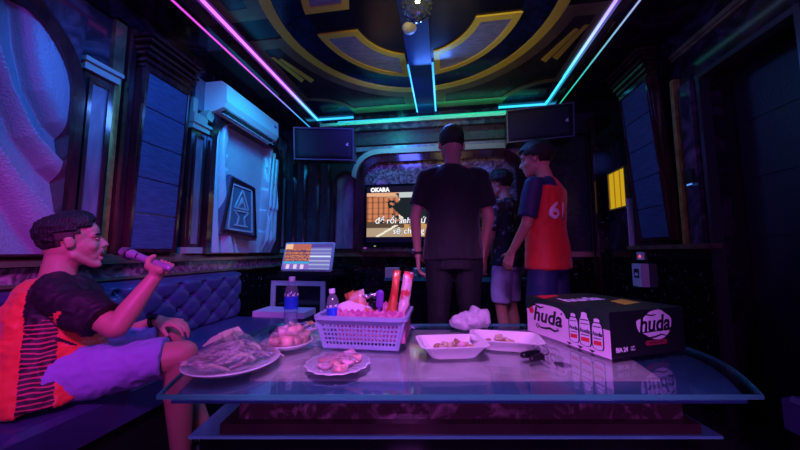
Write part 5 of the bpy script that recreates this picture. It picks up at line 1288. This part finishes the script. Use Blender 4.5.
# right hand wraps the microphone: palm behind it, fingers curled round
hc = micA.lerp(micB, .86)
hd = (up * .55 + V(.15, .55, 0)).normalized()
def grip(mb, centre, axis, out, r_, s=1.0, fs=1.0):
    """fist round a shaft: centre on the axis, out = side the palm sits on"""
    axis = axis.normalized(); out = (out - axis * out.dot(axis)).normalized(); w2 = axis.cross(out)
    mb.rc(centre + out * (r_ + .014) - axis * .028, .018 * s, centre + out * (r_ + .014) + axis * .028, .019 * s, e=(out, .8))
    for k in range(4):
        c = centre + axis * (-.033 + .0205 * k); p = c + out * (r_ + .012) + w2 * .012
        for j, a in enumerate((50, 105, 160)):
            a_ = R(a + 10); q = c + out * math.cos(a_) * (r_ + .010) + w2 * math.sin(a_) * (r_ + .010); mb.rc(p, .0098 * s, q, .0092 * s, n=8); p = q
    p = centre - axis * .030 + out * (r_ + .012) - w2 * .012
    for a in (-55, -105): a_ = R(a); q = centre - axis * (.042) + out * math.cos(a_) * (r_ + .012) + w2 * math.sin(a_) * (r_ + .012); mb.rc(p, .0115 * s, q, .0105 * s, n=8); p = q
grip(b, hc, ma, V(.1, -.75, -.45), .015)
b.rc(wrR, .025, hc + V(.004, -.024, -.02), .021)
# left hand rests over the left knee
hand(b, wrL, (.75, .22, -.12), (-.05, .1, -1), (.3, -1, 0), .98, (22, 26, 20), (.7, .6, .2))
fused(b, 'body', M['skin'], t, .0052, 3, .5)
face_parts(Hm, t, open_=True, jaw=.017, closed_eyes=True)
def hair4(x, y, z):
    if y > .062 and z < .080: return None
    if y > .020 and z < .058: return None
    if y > -.045 and z < .046: return None
    if z < -.012: return None
    return .001 + .012 * sm(z, .03, .09) + .024 * sm(y, -.03, .05) * sm(z, .07, .11)
hair(Hm, t, lambda x, y, z: None if (z > .06 or z < -.05 or (y > -.032 and z < .012) or (y > .032) or (y > .012 and z < .034)) else .0015, name='cropped_hair', m_='stubble', tuft=.0008, thick=.002)
hair(Hm, t, hair4, tuft=.0075, seed=3, thick=.004)
# jersey
b = MB()
sp2 = [(hipC - tilt * .075, .178, .138), (hipC - tilt * .02, .184, .148), (hipC.lerp(neck, .22), .172, .146), (hipC.lerp(neck, .5), .168, .134), (hipC.lerp(neck, .72), .180, .124), (hipC.lerp(neck, .88), .160, .100), (hipC.lerp(neck, .97), .085, .075)]
b.loft([(c, rt * a, fwd2 * d_) for c, a, d_ in sp2])
b.rc(neck + V(0, 0, -.045), .056, shR, .060); b.rc(neck + V(0, 0, -.045), .056, shL, .060)
for s_, e_, f_ in ((shR, elR, .80), (shL, elL, .75)):
    d_ = (e_ - s_).normalized(); q = s_.lerp(e_, f_); u = d_.orthogonal().normalized(); w2 = d_.cross(u)
    b.loft([(s_ - d_ * .02, u * .060, w2 * .060), (s_.lerp(q, .5), u * .064, w2 * .064), (q, u * .068, w2 * .066)])
def jersey(c, n_):
    lat = (c - hipC).dot(rt); h = (c - hipC).dot(tilt) / (neck - hipC).length; fr = (c - hipC.lerp(neck, h)).dot(fwd2)
    dR = (c - shR).dot((elR - shR).normalized())
    arm = min((c - shR.lerp(elR, q / 8)).length for q in range(2, 9)) < .115 or min((c - shL.lerp(elL, q / 8)).length for q in range(3, 9)) < .10
    if arm and (h > .40 or (c - shR).dot((elR - shR).normalized()) > .12 and lat > .1): return 1
    if fr < -.050 + .10 * max(0, h - .8): return 0
    if h > .49: return 1
    if fr < .030 and lat > -.05: return 2
    return 0
M['jersey_stripe'] = bpy.data.materials.new('striped_side_cloth'); m_ = M['jersey_stripe']; m_.use_nodes = True; nt = m_.node_tree
wv = nt.nodes.new('ShaderNodeTexWave'); wv.inputs['Scale'].default_value = 22; wv.inputs['Distortion'].default_value = 3; wv.inputs['Detail'].default_value = 1; tc = nt.nodes.new('ShaderNodeTexCoord'); nt.links.new(tc.outputs['Object'], wv.inputs[0]); wv.bands_direction = 'Z'
cr = nt.nodes.new('ShaderNodeValToRGB'); cr.color_ramp.elements[0].position = .72; cr.color_ramp.elements[0].color = (.02, .008, .014, 1); cr.color_ramp.elements[1].position = .85; cr.color_ramp.elements[1].color = (.55, .07, .10, 1)
nt.links.new(wv.outputs[0], cr.inputs[0]); nt.links.new(cr.outputs[0], nt.nodes['Principled BSDF'].inputs['Base Color']); nt.nodes['Principled BSDF'].inputs['Roughness'].default_value = .6
fused(b, 'jersey', [M['orange_jersey'], M['jersey_black'], M['jersey_stripe']], t, .0052, 3, .5, disp=cloth_disp(.016, 11, (1, 1, .7), 2), matfn=jersey)
# shorts
b = MB(); b.loft([(hipC - V(0, 0, .08), rt * .160, fw * .12), (hipC, rt * .16, fw * .118), (hipC.lerp(neck, .06), rt * .15, fw * .11)])
for hp, kn in ((hpR, knR), (hpL, knL)):
    d_ = (kn - hp).normalized(); q = hp.lerp(kn, .86); w2 = d_.cross(up).normalized(); u = w2.cross(d_)
    b.loft([(hp - d_ * .03, u * .088, w2 * .098), (hp.lerp(q, .5), u * .088, w2 * .10), (q, u * .080, w2 * .092)])
fused(b, 'shorts', M['shorts_blue'], t, .006, 3, .5, disp=cloth_disp(.014, 12, (1, 1, 1), 8))
for an in (anR, anL):
    MB().rc(V(an.x, an.y, .036) - fw * .03, .036, V(an.x, an.y, .034) + fw * .16, .033, e=((0, 0, 1), .9)).build('shoe', M['black'], t, smooth=True, world=True)
# watch on the left wrist
tw = thing('wrist_watch', 'black wrist watch on the left arm of the seated singer', 'watch', tuple(wrL))
d_ = (elL - wrL).normalized(); c_ = wrL + d_ * .022; u_ = d_.orthogonal().normalized(); v_ = d_.cross(u_)
MB().tube([c_ + (u_ * math.cos(a) + v_ * math.sin(a)) * .029 for a in [i * PI / 10 for i in range(20)]], .008, 8, closed=True).build('strap', M['black'], tw, smooth=True, world=True)
MB().box(-.016, .016, -.018, .018, .0, .010, M=Matrix.Translation(c_ + V(.01, -.015, .026)) @ V(.3, -.4, 1).to_track_quat('Z', 'Y').to_matrix().to_4x4()).build('dial', M['black_gloss'], tw, world=True, bevel=.004)
# microphone
tm = thing('microphone', 'handheld microphone at the mouth of the seated singer', 'microphone', tuple(micA))
b = MB(); b.rc(micA, .0215, micA + ma * .014, .0235).build('grille', M['mesh_metal'], tm, smooth=True, world=True)
MB().tube([micA + ma * q for q in (.020, .034, .060, .16, .255, .262)], [.0225, .0215, .0165, .0145, .0135, .011], 20).build('handle', M['mic'], tm, smooth=True, world=True)
MB().tube([micA + ma * q for q in (.028, .036)], [.0245, .0245], 20).build('collar', M['black'], tm, smooth=True, world=True)
MB().box(-.010, .010, -.003, .003, 0, .003, M=Matrix.Translation(micA + ma * .085 + V(0, -.012, .006)) @ V(.0, -.8, .4).to_track_quat('Z', 'X').to_matrix().to_4x4()).build('switch', M['black'], tm, world=True)
